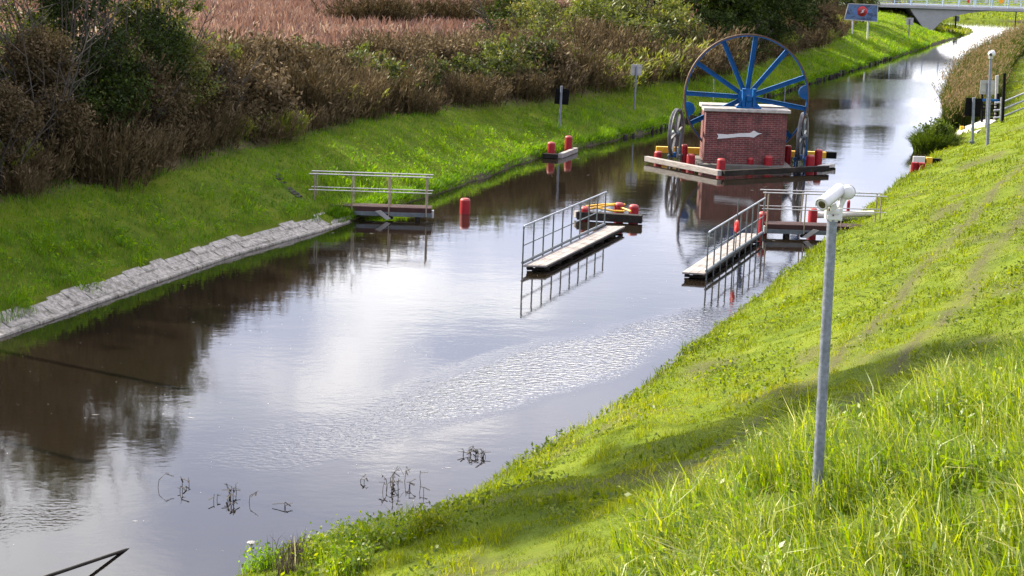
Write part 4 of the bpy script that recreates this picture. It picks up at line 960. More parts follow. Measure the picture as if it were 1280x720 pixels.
# ------------------------------------------------------------------ landing on the right bank
def landing():
    P = [on(1192, 170) + [0, 0, .06], on(1213.5, 148.5) + [0, 0, .1], on(1245, 152.5) + [0, 0, .1], on(1221, 167) + [0, 0, .1]]
    k = MB(); k.prism(P, (0, 0, -.6)); tag(k.build('concrete_ramp', M['conc'], bevel=.02), 'pale concrete ramp sloping into the water on the right bank', 'ramp')
    for i, ((px, py), lab) in enumerate((((1202, 163), 'yellow edge block on the pale ramp, nearest the water'), ((1205.5, 158.8), 'yellow edge block on the pale ramp, second from the water'), ((1208.6, 154.8), 'yellow edge block on the pale ramp, second from its top'), ((1212.4, 150), 'yellow edge block on the pale ramp, at its top'))):
        p = on(px, py + 1.5) + [0, 0, .18]; e = empty('edge_block', p); tag(e, lab, 'edge block', 'yellow blocks along the ramp')
        MB().box((0, 0, 0), (.19, .22, .2)).build('block', M['yellow'], e, bevel=.015); MB().box((.12, .0, -.02), (.05, .2, .22)).build('backing', M['darkwood'], e)
    b = on(1237, 153); Y = b[1]
    def q(px, py): a = aty(px, py, Y); return Vector((a[0] - b[0], 0, a[2] - b[2]))
    r = empty('ladder_rack', b); tag(r, 'dark metal rack of ladder rungs with a blue top bar on the right bank', 'rack')
    for px in (1227.8, 1247.5): MB().bar(q(px - .6, 158), q(px, 117), .09, .09, up=(0, 1, 0)).build('upright', M['black'], r)
    for py in np.linspace(131, 152, 6): MB().bar(q(1227.6, py), q(1247.2, py + .6), .10, .06).build('rung', M['black'], r)
    MB().bar(q(1227, 124.8), q(1248, 125.4), .10, .11).build('top_bar', M['blue'], r)
    for nm, (x0, y0), (x1, y1), rad, mt, lab in (('round_post', (1245.3, 148), (1246.2, 94.5), .085, 'signback', 'thick pale grey post just right of the grey framed sign'), ('dark_post', (1253.5, 151), (1255.8, 91.5), .075, 'black', 'thin black post at the foot of the handrail on the right bank'), ('short_post', (1251.5, 151), (1252, 122), .06, 'galv', 'short light metal post touching the thin black post')):
        p = on(x0, y0 + 1); a = aty(x1, y1, p[1]); k = MB(); k.cyl((p[0], p[1], p[2] - .3), (a[0], a[1], a[2]), rad, n=12)
        tag(k.build(nm, M[mt]), lab, 'post')
    p = on(1250, 151); h = empty('stair_handrail', p); tag(h, 'three pale metal rails climbing the right bank from the black post', 'handrail')
    T_ = Vector((CA, -SA, .42))
    for z0 in (1.0, .62, .25):
        a = Vector((-.35, 0, z0 - .12)); MB().tube([a, a + Vector((.4, 0, .05)), a + T_ * 2.5 + Vector((0, 0, .1)), a + T_ * 6.5], .05, 8).build('rail', M['galv'], h)
    for f in (2.2, 4.4, 6.4):
        c = T_ * f; MB().cyl(c + Vector((-.35, 0, -.4)), c + Vector((-.35, 0, .95)), .04, n=8).build('post', M['galv'], h)
    # little pile fender half hidden by the bank
    a, c = at(1139, 209, .2), at(1159, 209.5, .3)
    e = empty('bank_fender', (a[0], a[1], 0)); tag(e, 'small grey timber fender over red piles at the right bank edge', 'fender'); o = Vector((a[0], a[1], 0))
    MB().bar((0, 0, .16), (c[0] - a[0], c[1] - a[1] , .2), .24, .28).build('beam', M['wood'], e, bevel=.015)
    for i, (px, py) in enumerate(((1144, 203), (1152, 203.5))): 
        p = at(px, py, .6); MB().cyl((p[0] - a[0], p[1] - a[1], -.8), (p[0] - a[0], p[1] - a[1], .6), .16, n=16).build('red_post', M['red'], e)
    p = at(1151, 199, .72); k = MB(); k.box((p[0], p[1] + .3, .62), (.50, .08, .36)); tag(k.build('white_board', M['white'], bevel=.01), 'small white board above the red piles at the right bank edge', 'board')
    p = at(1161, 201, .55); e = empty('striped_beam', p); tag(e, 'short black beam with a yellow block beside the white board at the right bank', 'beam')
    MB().bar((-.4, 0, 0), (.52, .05, .0), .2, .2).build('beam', M['black'], e, bevel=.01); MB().box((-.0, -.02, .02), (.24, .24, .26)).build('yellow_block', M['yellow'], e, bevel=.01)
landing()

# ------------------------------------------------------------------ small posts, stakes and slabs along the left bank
def left_bits():
    for (px, y0, y1, rad, mt, lab) in ((891.6, 131, 99, .03, 'galv', 'thin grey stake on the left grass bank seen through the blue wheel, left side'), (981.2, 117, 104, .03, 'galv', 'thin grey stake near the left waterline seen through the blue wheel, right side'), (965, 40, 19, .07, 'post', 'brown post among the shrubs above the blue wheel')):
        p = on(px, y0); a = aty(px + .5, y1, p[1]); k = MB(); k.cyl((p[0], p[1], p[2] - .2), (a[0], a[1], a[2]), rad, n=8); tag(k.build('stake', M[mt]), lab, 'stake')
    proto = None
    s = 73.
    while s < 150:
        t = float(Lt(s)) + .02 + random.uniform(-.08, .08); x, y = xy(s, t); h = random.uniform(.12, .32)
        if proto is None:
            k = MB(); k.lathe([(.10, -.8), (.10, .9), (.085, .98), (0, 1.0)], n=8); proto = tag(k.build('edging_stake', M['darkwood'], loc=(x, y, 0)), 'short dark wooden stake in the row edging the left waterline', 'edging stake', 'edging stakes along the left waterline'); o = proto
        else: o = copy_tree(proto, None, (x, y, 0))
        o.scale = (random.uniform(.8, 1.3), random.uniform(.8, 1.3), h); o.rotation_euler = (random.uniform(-.12, .12), random.uniform(-.12, .12), random.uniform(0, 6))
        s += random.uniform(.5, .95) * (1 + .6 * ss(95, 150, s))
    # dark stone channel running down the slope by the left jetty
    a, b = on(346, 219), on(376, 250); k = MB(); n = 9
    for i in range(n):
        f = i / (n - 1); p = a + (b - a) * f; k.box((p[0], p[1], zs(p[0], p[1]) - .03), (.14, .36, .12), Matrix.Rotation(R(-20 + random.uniform(-6, 6)), 3, 'Z') @ Matrix.Rotation(R(20), 3, 'Y'))
    tag(k.build('stone_channel', M['darkwood'], bevel=.02), 'dark stone channel running down the grass to the left jetty', 'channel')
left_bits()

# ------------------------------------------------------------------ shrubs and trees
def weed_mesh(nst, h, spread, leaf=1.0):
    parts = []; base = rng.normal(0, spread * .3, (nst, 2)); ang = np.arctan2(base[:, 1], base[:, 0]) + rng.normal(0, .5, nst)
    hh = h * rng.uniform(.45, 1.1, nst); lean = rng.uniform(.05, .55, nst)
    for i in range(nst):
        k = int(rng.integers(16, 30)); f = rng.uniform(.15, 1, k); d = np.array([math.cos(ang[i]), math.sin(ang[i])])
        C = np.zeros((k, 3)); C[:, :2] = base[i] + d * (f ** 1.6 * lean[i] * hh[i])[:, None]; C[:, 2] = f * hh[i]
        C += rng.normal(0, .05, C.shape)
        dirs = np.stack([np.full(k, d[0] * .5), np.full(k, d[1] * .5), np.full(k, .9)], 1)
        parts.append(leaf_arrays(C, rng.uniform(.10, .26, k) * leaf, rng.uniform(.02, .05, k) * leaf, .5 + rng.normal(0, .12) + rng.normal(0, .1, k) + .2 * (f - .6), dirs=dirs))
        # stem
        p = np.array([[*base[i], -.05], [*(base[i] + d * lean[i] * hh[i] * .35), hh[i] * .55], [*(base[i] + d * lean[i] * hh[i]), hh[i]]])
        w = np.array([-d[1], d[0], 0]) * .012
        V = np.concatenate([p - w, p + w]); parts.append((V, np.array([[0, 1, 4, 3], [1, 2, 5, 4]]), np.full(6, .35 + rng.normal(0, .1))))
    return join_arrays(parts)
def bush_mesh(blobs, n, leaf, clumps=26, flat=.5, shell=.55, noise=.1):
    w = np.array([b[3] * b[4] * b[5] for b in blobs]) ** .75; w = w / w.sum(); parts = []
    for b, ww in zip(blobs, w):
        nc = max(4, int(clumps * ww * len(blobs) / 2.))
        u = rng.normal(size=(nc, 3)); u /= np.linalg.norm(u, axis=1)[:, None]; rad = rng.uniform(shell, 1.04, nc)
        cc = np.array(b[:3]) + u * rad[:, None] * np.array(b[3:6]); ctint = .48 + rng.normal(0, .16, nc)
        csz = rng.uniform(.16, .36, nc) * (b[3] * b[4] * b[5]) ** (1 / 3)
        per = max(3, int(n * ww / nc))
        for c, tn, sz in zip(cc, ctint, csz):
            C = c + rng.normal(0, 1, (per, 3)) * sz * np.array([1, 1, .75]) * .62
            parts.append(leaf_arrays(C, leaf * rng.uniform(.6, 1.5, per), leaf * rng.uniform(.35, .7, per), tn + rng.normal(0, noise, per), flat))
    V, q, t = join_arrays(parts); return V, q, t
def twig_mesh(h, r, n, thick=.02):
    """bare branching stems, as many-sided tubes"""
    k = MB()
    for i in range(n):
        a = rng.uniform(0, 6.28); l = rng.uniform(.2, 1) * r; b0 = Vector((math.cos(a) * r * .12, math.sin(a) * r * .12, -.1)); hh = h * rng.uniform(.6, 1.02)
        p1 = b0 + Vector((math.cos(a) * l * .4, math.sin(a) * l * .4, hh * .5)) + Vector(rng.normal(0, .1, 3)); p2 = b0 + Vector((math.cos(a) * l, math.sin(a) * l, hh))
        k.tube([b0, p1, p2], thick * 1.6, 5, thick * .35)
        for j in range(5):
            f = rng.uniform(.3, .9); c = b0.lerp(p1, f * 2) if f < .5 else p1.lerp(p2, f * 2 - 1)
            e = c + Vector((math.cos(a + rng.normal(0, .9)), math.sin(a + rng.normal(0, .9)), rng.uniform(.2, 1.2))) * (h * .16)
            k.tube([c, e], thick * .6, 4, thick * .2)
    return k
SHRUB = {}
def shrub_proto(kind):
    if kind == 'brown': V, q, t = weed_mesh(85, 1.75, 1.1)
    elif kind == 'brown_wide': V, q, t = weed_mesh(110, 1.45, 1.5)
    elif kind == 'brown_low': V, q, t = weed_mesh(70, 1.0, 1.3)
    elif kind == 'green_low': V, q, t = weed_mesh(80, .95, 1.2, 1.1)
    elif kind == 'brown_round': V, q, t = bush_mesh([(0, 0, .8, .95, .95, .8), (.5, .2, 1.25, .65, .65, .55), (-.45, -.2, 1.1, .6, .6, .5), (0, .5, .6, .6, .6, .6)], 3400, .12, 60, .1, .4, .14)
    elif kind == 'olive': V, q, t = bush_mesh([(0, 0, .75, .9, .9, .75), (.4, .3, 1.2, .6, .6, .5), (-.4, -.1, 1.1, .55, .6, .5)], 2600, .13, 46)
    return V, q, t
def thicket():
    kinds = {'brown': (BROWN, 'feathery brown dry shrub in the thicket above the left grass bank', 'dry_shrub'), 'brown_wide': (BROWN, 'broad spreading brown dry shrub in the thicket above the left grass bank', 'dry_shrub'),
             'brown_round': (BROWN, 'rounded dense brown shrub in the thicket above the left grass bank', 'round_brown_shrub'),
             'brown_low': (BROWN, 'low brown dry weed clump in the thicket above the left grass bank', 'dry_weed_clump'), 'green_low': (YELL, 'low fresh green weed clump among the brown thicket of the left bank', 'green_weed_clump'), 'olive': (OLIVE, 'rounded olive green leafy shrub among the brown thicket of the left bank', 'leafy_shrub')}
    pro = {}
    for kd in kinds:
        V, q, t = shrub_proto(kd); o = raw_mesh(kinds[kd][2], V, quads=q, tint=t, mt=kinds[kd][0])
        tag(o, kinds[kd][1], 'shrub', kinds[kd][2].replace('_', ' ') + 's of the left thicket'); pro[kd] = [o, False]
    cnt = 0; s = 29.5
    while s < 172:
        step = 1.35 * (1 + max(0, s - 45) / 95)
        for row in range(6):
            if s > 104 and row > (0 if 107 < s < 136 else 2): continue
            dl = float(bush_edge(s)) + .55 + row * 1.25 * (1 + max(0, s - 60) / 160) + random.uniform(-.45, .45)
            if row == 5 and random.random() < .4: continue
            sj = s + random.uniform(-.5, .5) * step; x, y = xy(sj, float(Lt(sj)) - dl)
            g = float(vnoise(np.array([sj * .16]), np.array([dl * .35]), 91)[0]); u = random.random()
            if row == 0: kd = 'brown_low' if u < .62 else ('green_low' if u < .80 else 'brown_wide')
            elif g > .62: kd = 'green_low' if u < .6 else ('olive' if u < (.66 if s < 85 else .8) else 'brown')
            else: kd = 'brown_round' if u < .34 else 'brown' if u < .58 else ('brown_wide' if u < .82 else ('olive' if u < .90 else 'brown_low'))
            if 90 < s < 106 and row >= 2 and random.random() < .5: kd = 'olive'
            sc_ = random.uniform(.8, 1.25) * (.9 if row > 3 else 1) * (1 + .004 * max(0, s - 50)) * (1.25 if s > 74 else 1)
            if 44 < s < 92 and row >= 2: sc_ *= float(np.interp(s, [44, 52, 65, 80, 92], [1.35, 1.28, 1.05, .82, .9]))
            if s > 104: sc_ *= .58
            o, used = pro[kd]
            if used: o = copy_tree(o)
            else: pro[kd][1] = True
            o.location = (x, y, zs(x, y) - .05); o.rotation_euler = (0, 0, random.uniform(0, 6.28)); o.scale = (sc_ * random.uniform(.9, 1.25), sc_ * random.uniform(.9, 1.25), sc_ * random.uniform(.85, 1.15)); cnt += 1
        s += step
    print('shrubs', cnt)
thicket()
def plant(name, loc, blobs, nleaf, leaf, mt, lab, cat, group=None, twigs=8, th=2., tr=1., thick=.03, clumps=26, flat=.5, shell=.5):
    r = empty(name, (loc[0], loc[1], zs(loc[0], loc[1]) - .05)); tag(r, lab, cat, group)
    V, q, t = bush_mesh(blobs, nleaf, leaf, clumps, flat, shell); raw_mesh('crown', V, quads=q, tint=t, mt=mt, parent=r)
    k = twig_mesh(th, tr, twigs, thick); k.build('branches', M['bark'], r)
    return r
def blobset(h, r, n, lo=.25):
    out = []
    for i in range(n):
        a = rng.uniform(0, 6.28); f = rng.uniform(0, .75); z = rng.uniform(lo, .86) * h; k = r * rng.uniform(.38, .66) * (1.1 - .45 * z / h)
        out.append((math.cos(a) * r * f * (1.15 - z / h * .6), math.sin(a) * r * f * (1.15 - z / h * .6), z, k, k, k * rng.uniform(.7, 1)))
    return out
def big_bushes():
    def at_sd(s, dl): return xy(s, float(Lt(s)) - dl)
    L_ = [  # s, distance from water, height, radius, material, label
        (33.5, 6.0, 5.8, 2.2, DARKL, 'tall dark green bush leftmost in the frame above the grass'),
        (36.3, 7.6, 6.8, 2.4, DARKL, 'very tall dark bush reaching out of the upper left frame'),
        (38.2, 5.6, 4.6, 1.9, BROWN, 'tall brown leafless-looking bush between the dark green bushes at upper left'),
        (40.8, 6.6, 6.8, 2.3, DARKL, 'dark green bush beside the brown bush, third from the left edge'),
        (42.8, 5.9, 3.6, 1.7, BROWN, 'mid-sized brown bush at the foot of the dark bushes'),
        (44.6, 7.2, 6.4, 2.2, DARKL, 'dark green bush at the right end of the tall upper left group'),
        (46.6, 7.2, 5.0, 1.9, OLIVE, 'olive bush stepping down right of the tall upper left group'),
        (48.6, 6.4, 3.0, 1.5, BROWN, 'brown bush right of the olive bush at upper left'),
        (32.6, 9.2, 7.2, 2.6, DARKL, 'tall dark bush set back behind the leftmost dark green bush'),
        (38.6, 9.4, 7.6, 2.6, DARKL, 'tallest dark bush set back at the top edge of the upper left group'),
        (42.9, 8.8, 7.0, 2.2, OLIVE, 'tall olive bush set back near the right end of the upper left group'),
        (31.0, 5.3, 4.4, 2.0, BROWN, 'brown bush at the left frame edge above the grass'),
        (35.2, 4.9, 3.0, 1.5, BROWN, 'lower brown bush in front of the tall dark bush at upper left')]
    for s, dl, h, rr, mt, lab in L_:
        big = mt is not BROWN
        plant('tall_bush', at_sd(s, dl), blobset(h, rr, 15 if big else 12, .14), 24000 if big else 17000, .115 if big else .10, mt, lab, 'bush', 'tall bushes at upper left', 16, h * .97, rr * 1.0, .03, 60)
    # olive and yellow-green shrubs left of the wheel
    for s, dl, h, rr, mt, lab in ((86, 9.5, 3.4, 2.3, OLIVE, 'large olive shrub above the grey sign'), (92, 8.2, 3.8, 2.4, YELL, 'yellow green shrub between grey sign and blue wheel'), (99, 9.4, 4.4, 2.6, OLIVE, 'tall olive shrub behind the yellow green shrub, left of the blue wheel'), (104, 7.2, 3.4, 2.1, YELL, 'yellow green shrub touching the left top of the blue wheel'),
                                  (93, 14, 4.2, 2.6, DARKL, 'dark shrub behind the olive shrubs at the top edge'), (107, 4.9, 3.2, 2.0, DARKL, 'dark green shrub touching the upper left rim of the blue wheel'), (112, 4.1, 3.0, 1.9, DARKL, 'very dark shrub seen through the upper left spokes of the blue wheel'), (118, 4.2, 3.2, 2.0, DARKL, 'very dark shrub seen through the top spokes of the blue wheel'), (125, 4.4, 2.8, 1.8, BROWN, 'brown shrub seen past the upper right rim of the blue wheel'), (134, 4.6, 2.8, 2.0, BROWN, 'brown shrub right of the wheel top at the foot of the dark trees'), (143, 5.2, 2.2, 1.8, BROWN, 'pinkish brown shrub left of the billboard'),
                                  (172, 6.5, 3.2, 2.0, OLIVE, 'green bush right of the billboard near the bridge'), (178, 8, 3.6, 2.3, DARKL, 'dark bush between billboard and bridge')):
        plant('bank_shrub', at_sd(s, dl), blobset(h, rr, 11, .2), 9000, .15, mt, lab, 'shrub', 'larger shrubs along the left bank', 9, h * .95, rr, .035, 50)
    # dark trees behind the wheel
    for s, dl, h, rr, lab in ((114, 5.8, 10.5, 3.8, 'dark tree behind the left half of the blue wheel top'), (121, 5.8, 11.5, 3.8, 'dark tree directly above the blue wheel hub'), (129, 6.2, 11.5, 3.7, 'dark tree above the right rim of the blue wheel'), (140, 7.6, 12.5, 3.4, 'dark tree left of the billboard'), (153, 13, 13.5, 3.8, 'dark tree behind the billboard, left side'), (166, 10.5, 13.5, 4.2, 'dark tree behind the billboard, right side'), (108, 10, 7.5, 3.2, 'dark tree set back at the top edge left of the wheel')):
        x, y = at_sd(s, dl); r = empty('dark_tree', (x, y, zs(x, y) - .1)); tag(r, lab, 'tree', 'dark trees behind the left bank')
        V, q, t = bush_mesh(blobset(h, rr, 24, .1), 24000, .26, 90, .5, .4); raw_mesh('crown', V, quads=q, tint=t - .06, mt=DARKL, parent=r)
        k = MB(); k.tube([(0, 0, -.2), (.1, .05, h * .3), (.05, .1, h * .6), (.1, 0, h * .93)], .24, 9, .05)
        for i in range(8):
            a = rng.uniform(0, 6.28); z = rng.uniform(.2, .7) * h; k.tube([(.06, .05, z), (math.cos(a) * rr * .4, math.sin(a) * rr * .4, z + h * .1), (math.cos(a) * rr * .85, math.sin(a) * rr * .85, z + h * .17)], .09, 6, .02)
        k.build('trunk', M['bark'], r)
    for (x, y, h, rr, lab) in ((37, 221, 15, 4.6, 'tall tree beyond the left bridge end, nearest the billboard'), (43.5, 224, 16.5, 5, 'tall tree beyond the left bridge end, middle one of three'), (50, 229, 15.5, 4.6, 'tall tree beyond the left bridge end, nearest the water')):
        r = empty('roadside_tree', (x, y, zs(x, y) - .1)); tag(r, lab, 'tree', 'trees beyond the bridge')
        V, q, t = bush_mesh(blobset(h, rr, 18, .22), 9000, .45, 70, .5, .4); raw_mesh('crown', V, quads=q, tint=t, mt=DARKL, parent=r)
        k = MB(); k.tube([(0, 0, -.2), (.1, .05, h * .3), (.05, .1, h * .6), (.1, 0, h * .93)], .3, 9, .05); k.build('trunk', M['bark'], r)
    # slim pale trunks at the top edge of the field
    for i, (px, lean, lab) in enumerate(((652, .06, 'slim pale trunk at the top edge, leftmost of five beyond the field'), (661, .22, 'leaning pale trunk, second from the left at the top edge beyond the field'), (671, .14, 'slim pale trunk, middle one of five at the top edge beyond the field'), (681, .2, 'pale trunk, fourth from the left at the top edge beyond the field'), (688, .05, 'slim pale trunk, rightmost of five at the top edge beyond the field'))):
        p = on(px, 17 - i % 2 * 2); r = empty('pale_tree', p); tag(r, lab, 'tree', 'pale slim trees beyond the field'); h = 6.5
        k = MB(); k.tube([(0, 0, -.2), (h * .3 * lean, 0, h * .3), (h * lean, .2, h)], .12, 8, .03)
        for j in range(5):
            a = rng.uniform(0, 6.28); z = rng.uniform(.35, .9) * h; k.tube([(z * lean, .1, z), (z * lean + math.cos(a) * .9, math.sin(a) * .9, z + .8)], .035, 5, .01)
        k.build('trunk', M['birch'], r)
        V, q, t = bush_mesh([(h * lean, .2, h * .85, 1.2, 1.2, 1.5), (h * lean * .7, 0, h * .62, .9, .9, .9)], 1500, .16, 24); raw_mesh('crown', V, quads=q, tint=t, mt=YELL, parent=r)
    # dark hedge behind the rusty field
    for i in range(10):
        px = 440 + i * 27 + random.uniform(-6, 6); p = on(px, 27 + random.uniform(-3, 2)); 
        if i == 0: V, q, t = weed_mesh(120, 1.9, 2.4, 1.5); o = o0 = tag(raw_mesh('hedge_shrub', V, quads=q, tint=t - .28, mt=BROWN), 'dark brown shrub of the hedge strip across the rusty field', 'shrub', 'hedge across the rusty field')
        else: o = copy_tree(o0)
        o.location = (p[0], p[1], zs(p[0], p[1]) - .05); o.rotation_euler = (0, 0, random.uniform(0, 6)); o.scale = (1.5, 1.3, random.uniform(.8, 1.15))
    # tall trees on the left bank beside the viewer's side of the canal, casting shade across the mown slope
    for (x, y, h, rr, zc, lab) in ((-15.4, 31.3, 18.8, 3.6, 16.4, 'tall slender tree on the near left bank, the closer of two'), (-13.6, 35.4, 21.5, 2.9, 19.6, 'tall slender tree on the near left bank, the farther of two')):
        r = empty('poplar_tree', (x, y, zs(x, y) - .1)); tag(r, lab, 'tree', 'tall trees of the near left bank')
        k = MB(); k.tube([(0, 0, -.3), (.1, 0, h * .4), (0, .1, h * .75), (0, 0, h * .96)], .10, 10, .03)
        for i in range(12):
            a = rng.uniform(0, 6.28); z = rng.uniform(.62, .9) * h; k.tube([(0, 0, z), (math.cos(a) * rr * .8, math.sin(a) * rr * .8, z + 1.2)], .06, 6, .015)
        k.build('trunk', M['bark'], r)
        z0 = zc - r.location[2]
        V, q, t = bush_mesh([(0, 0, z0, rr, rr, 2.1), (rr * .6, .6, z0 - .7, rr * .6, rr * .6, 1.5), (-rr * .7, -.6, z0 + .2, rr * .7, rr * .7, 1.5), (.2, -rr * .9, z0 - .4, rr * .7, rr * .7, 1.4)], 19000, .22, 90, .5, .2); raw_mesh('crown', V, quads=q, tint=t, mt=OLIVE, parent=r)
big_bushes()
def reeds():
    # reed bed at the right waterline
    n = 26000; s = 88 + 100 * rng.random(n) ** 1.35; w = np.interp(s, [84, 92, 100, 190], [.5, 1.0, 1.5, 2.2]); t = Rt(s) + rng.uniform(-1, 1.15, n) * w + .1
    x, y = xy(s, t); z = np.maximum(zf(x, y), -.3)
    H = np.interp(s, [84, 95, 190], [1.4, 2.1, 2.5]) * rng.uniform(.55, 1.15, n); g = vnoise(s * .3, t * .8, 95)
    V, q, tr, c = blades_arrays(np.stack([x, y, z], 1), H, rng.uniform(.03, .075, n), rng.uniform(.05, .45, n), np.clip(.36 + .8 * (g - .5) + rng.normal(0, .12, n), 0, 1), droop=.6)
    k = rng.random(n) < .2; tips = V.reshape(-1, 5, 3)[k, 4]; C = np.repeat(tips, 3, 0) + rng.normal(0, .06, (k.sum() * 3, 3))
    V2, q2, t2 = leaf_arrays(C, rng.uniform(.12, .26, len(C)), rng.uniform(.03, .06, len(C)), rng.normal(.92, .1, len(C)), dirs=np.tile([.3, -.1, .9], (len(C), 1)))
    o = raw_mesh('reed_bed', np.concatenate([V, V2]), np.concatenate([q, q2 + len(V)]), tr, np.concatenate([c, t2]), REED); tag(o, kind='stuff')
    def clump(px, py, n, rad, h, lab, mt):
        p = on(px, py); a = rng.uniform(0, 6.28, n); rr = rad * np.sqrt(rng.random(n)); P = np.stack([np.cos(a) * rr, np.sin(a) * rr * .9, np.zeros(n) - .25], 1)
        V, q, tr, c = blades_arrays(P, (h + .25) * rng.uniform(.5, 1.1, n) * (1.05 - .35 * rr / rad), rng.uniform(.025, .06, n), rng.uniform(.1, .7, n), np.clip(rng.normal(.42, .15, n), 0, 1), ang=a + rng.normal(0, .7, n), droop=.9)
        if n > 1000:
            V2, q2, t2 = bush_mesh([(0, 0, h * .45, rad, rad * .9, h * .45), (.3, .2, h * .7, rad * .6, rad * .6, h * .3)], 3600, .12, 60, .3, .3); V, q, c = np.concatenate([V, V2]), np.concatenate([q, q2 + len(V)]), np.concatenate([c, t2])
        o = raw_mesh('reed_clump', V, q, tr, c, mt); o.location = (p[0], p[1], max(p[2], 0)); tag(o, lab, 'reeds')
    clump(1167, 190, 3400, .86, 1.5, 'bushy green reed clump at the right waterline before the black sign', REEDG)
    clump(1190, 178, 500, .6, .7, 'smaller reed tuft between the green reed clump and the concrete ramp', REED)
reeds()

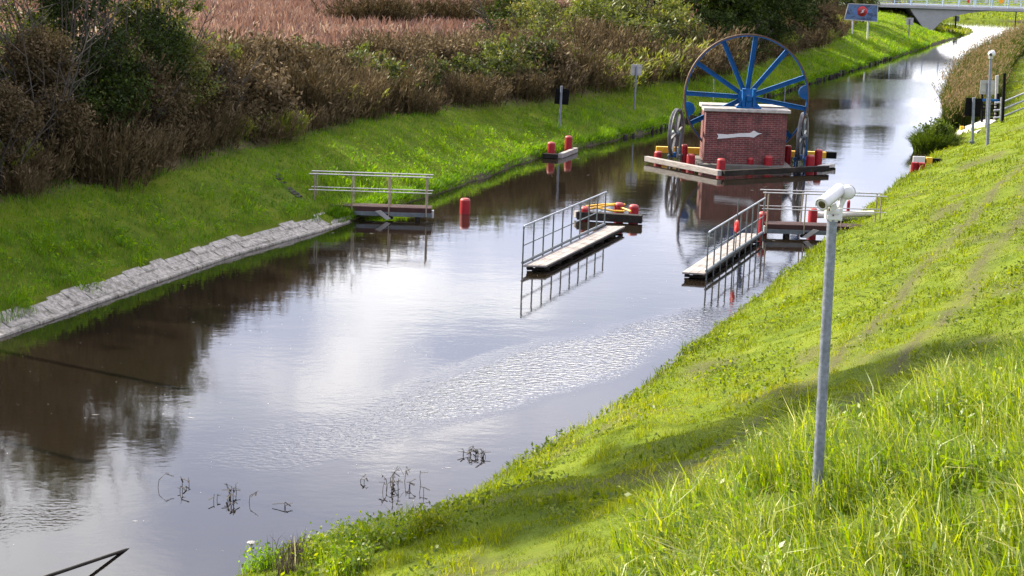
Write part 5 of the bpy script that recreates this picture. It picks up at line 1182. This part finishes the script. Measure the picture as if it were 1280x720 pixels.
# ------------------------------------------------------------------ plants standing in and beside the near water
def water_plants():
    for (px, py, wd, n, h, lab) in ((494, 607, .40, 26, .36, 'largest clump of dark dead stems standing in the near water'), (292, 628, .34, 20, .30, 'dark dead plant clump in the near water left of the largest clump'), (597, 571, .14, 22, .22, 'small dense ball of dark dead stems in the water farthest from the viewer'), (222, 612, .16, 6, .34, 'few thin dead stems in the near water, leftmost'), (455, 603, .05, 4, .2, 'small dark sprig just left of the largest dead plant clump'), (357, 634, .03, 2, .12, 'tiny lone dark sprig in the near water between two dead clumps'), (579, 569, .03, 3, .2, 'thin upright dark sprig beside the dense ball of dead stems'), (240, 610, .12, 4, .2, 'bent dead stems floating right of the leftmost thin stems')):
        p = at(px, py); k = MB()
        n = max(2, int(n * .62)); h = h * .72
        for i in range(n):
            x = rng.normal(0, wd * .62); y = rng.normal(0, wd * .6); a = rng.uniform(0, 6.28); hh = h * rng.uniform(.35, 1.1); b = rng.uniform(.1, .9)
            pts = [(x, y, -.15), (x + math.cos(a) * hh * .15, y + math.sin(a) * hh * .15, hh * .55), (x + math.cos(a) * hh * b, y + math.sin(a) * hh * b, hh)]
            if rng.random() < .3: pts.append((x + math.cos(a) * hh * (b + .35), y + math.sin(a) * hh * (b + .3), hh * rng.uniform(.3, .85)))
            k.tube(pts, .0065, 5, .003)
            for j in range(2):
                f = Vector(pts[1]).lerp(Vector(pts[2]), rng.uniform(0, 1)); e = f + Vector((rng.normal(0, .07), rng.normal(0, .07), rng.uniform(-.06, .03)))
                k.bar(f, e + Vector((.001, 0, .002)), .026, .004)
        tag(k.build('dead_water_plant', M['deadstem'], loc=(p[0], p[1], 0)), lab, 'dead plant', 'dead plants in the near water')
    a = at(157, 687.5); f = at(113, 711.5); d = Vector(f - a); k = MB(); k.tube([Vector(a) - d * .15 - Vector((0, 0, .03)), Vector(a), Vector(a) + d * 2.2 + Vector((0, 0, .24)), Vector(a) + d * 4 + Vector((0, 0, .40))], .022, 8, .028)
    tag(k.build('floating_branch', M['darkwood']), 'dark bare branch rising from the water at the lower left corner', 'branch')
    # floating flecks: seeds, foam and leaf bits
    n = 1500; s = rng.uniform(16, 75, n); t = rng.uniform(-23.4, -9.6, n); c = vnoise(s * .35, t * .5, 97); ok = (c > .5) | (rng.random(n) < .15); s, t = s[ok], t[ok]; x, y = xy(s, t); m_ = len(s)
    L = np.where(rng.random(m_) < .06, rng.uniform(.08, .25, m_), rng.uniform(.008, .028, m_)); Wd = np.minimum(L * .8, .014)
    a = rng.normal(.05, .5, m_); D = np.stack([np.cos(a), np.sin(a), a * 0], 1); Q = np.stack([-np.sin(a), np.cos(a), a * 0], 1); P = np.stack([x, y, np.full(m_, .006)], 1)
    V = np.stack([P - D * L[:, None] / 2, P + Q * Wd[:, None] / 2, P + D * L[:, None] / 2, P - Q * Wd[:, None] / 2], 1).reshape(-1, 3); k4 = np.arange(m_)[:, None] * 4
    o = raw_mesh('floating_flecks', V, quads=k4 + np.array([[0, 1, 2, 3]]), mt=M['conc']); tag(o, kind='stuff')
    # umbel flower and tall weeds at the near water's edge
    p = on(314, 713); r = empty('umbel_flower', p); top = aty(313.5, 680, p[1]); h = top[2] - p[2]; tag(r, 'single white umbel flower on a tall stem at the near waterline', 'flower')
    MB().tube([(0, 0, -.1), (.01, 0, h * .5), (top[0] - p[0], 0, h - .03)], .006, 6, .004).build('stem', M['post'], r)
    k = MB()
    for i in range(40):
        a = i * 2.4; q = .055 * math.sqrt((i + .5) / 40); c = Vector((math.cos(a) * q, math.sin(a) * q, h + .03 - q * q * 3)); k.lathe([(0, -.012), (.010, -.004), (.008, .006), (0, .01)], c, n=6); k.tube([(0, 0, h - .04), c], .0022, 4)
    k.build('flower_head', M['flower'], r)
    # edge weeds
    specs = [(330, 712, .25, .36, 160, LGRASS), (372, 700, .3, .42, 200, TWIG), (405, 703, .28, .40, 260, TALLG), (436, 700, .3, .48, 300, TALLG), (470, 690, .3, .44, 300, TALLG), (505, 680, .3, .38, 260, TALLG), (540, 668, .25, .34, 220, GRASS), (440, 715, .3, .35, 260, TALLG), (360, 716, .25, .30, 160, TWIG)]
    labs = ['green weed tuft behind the white umbel flower', 'grey dry stem tuft right of the white umbel flower', 'leafy green weed left of the tallest edge weed', 'tallest leafy weed at the near waterline', 'leafy weed just right of the tallest edge weed', 'leafy weed at the near waterline below the dead stems', 'last small weed tuft on the near water edge, rightmost', 'broad weed tuft below the tallest edge weed', 'low grey dry tuft at the bottom edge by the water']
    for (px, py, rad, h, n, mt), lab in zip(specs, labs):
        p = on(px, py); P = np.stack([rng.normal(0, rad * .5, n), rng.normal(0, rad * .5, n), np.full(n, -.03)], 1)
        V, q, tr, c = blades_arrays(P, h * rng.uniform(.4, 1.1, n), rng.uniform(.006, .016, n), rng.uniform(.05, .6, n), np.clip(rng.normal(.5, .2, n), 0, 1))
        if mt is not TWIG:
            C = P[np.repeat(np.arange(n), 2)] + np.array([0, 0, 1]) * rng.uniform(.05, h, n * 2)[:, None] + rng.normal(0, .03, (n * 2, 3)); V2, q2, t2 = leaf_arrays(C, rng.uniform(.03, .085, n * 2), rng.uniform(.018, .045, n * 2), rng.normal(.55, .18, n * 2), 1.)
            V, q, c = np.concatenate([V, V2]), np.concatenate([q, q2 + len(V)]), np.concatenate([c, t2])
        o = raw_mesh('edge_weed', V, q, tr, c, mt); o.location = [float(v) for v in p]; tag(o, lab, 'weed', 'weeds at the near water edge')
    # single tall leaves in front of the mown slope
    for i, (px, py, h, lab) in enumerate(((874, 640, .55, 'tall single grass stalk with one broad leaf before the mown slope'), (1005, 610, .4, 'arched grass stalk just left of the near camera pole foot'), (1060, 600, .45, 'grass stalk just right of the near camera pole foot'), (940, 640, .42, 'grass stalk between the tall stalk and the near camera pole'))):
        p = on(px, py); n = 7; V, q, tr, c = blades_arrays(np.zeros((n, 3)) + rng.normal(0, .03, (n, 3)) * [1, 1, 0], h * rng.uniform(.6, 1.15, n), rng.uniform(.012, .028, n), rng.uniform(.05, .7, n), np.clip(rng.normal(.6, .15, n), 0, 1), droop=.9)
        o = raw_mesh('grass_stalk', V, q, tr, c, TALLG); o.location = [float(v) for v in p]; tag(o, lab, 'grass stalk', 'single grass stalks')
water_plants()
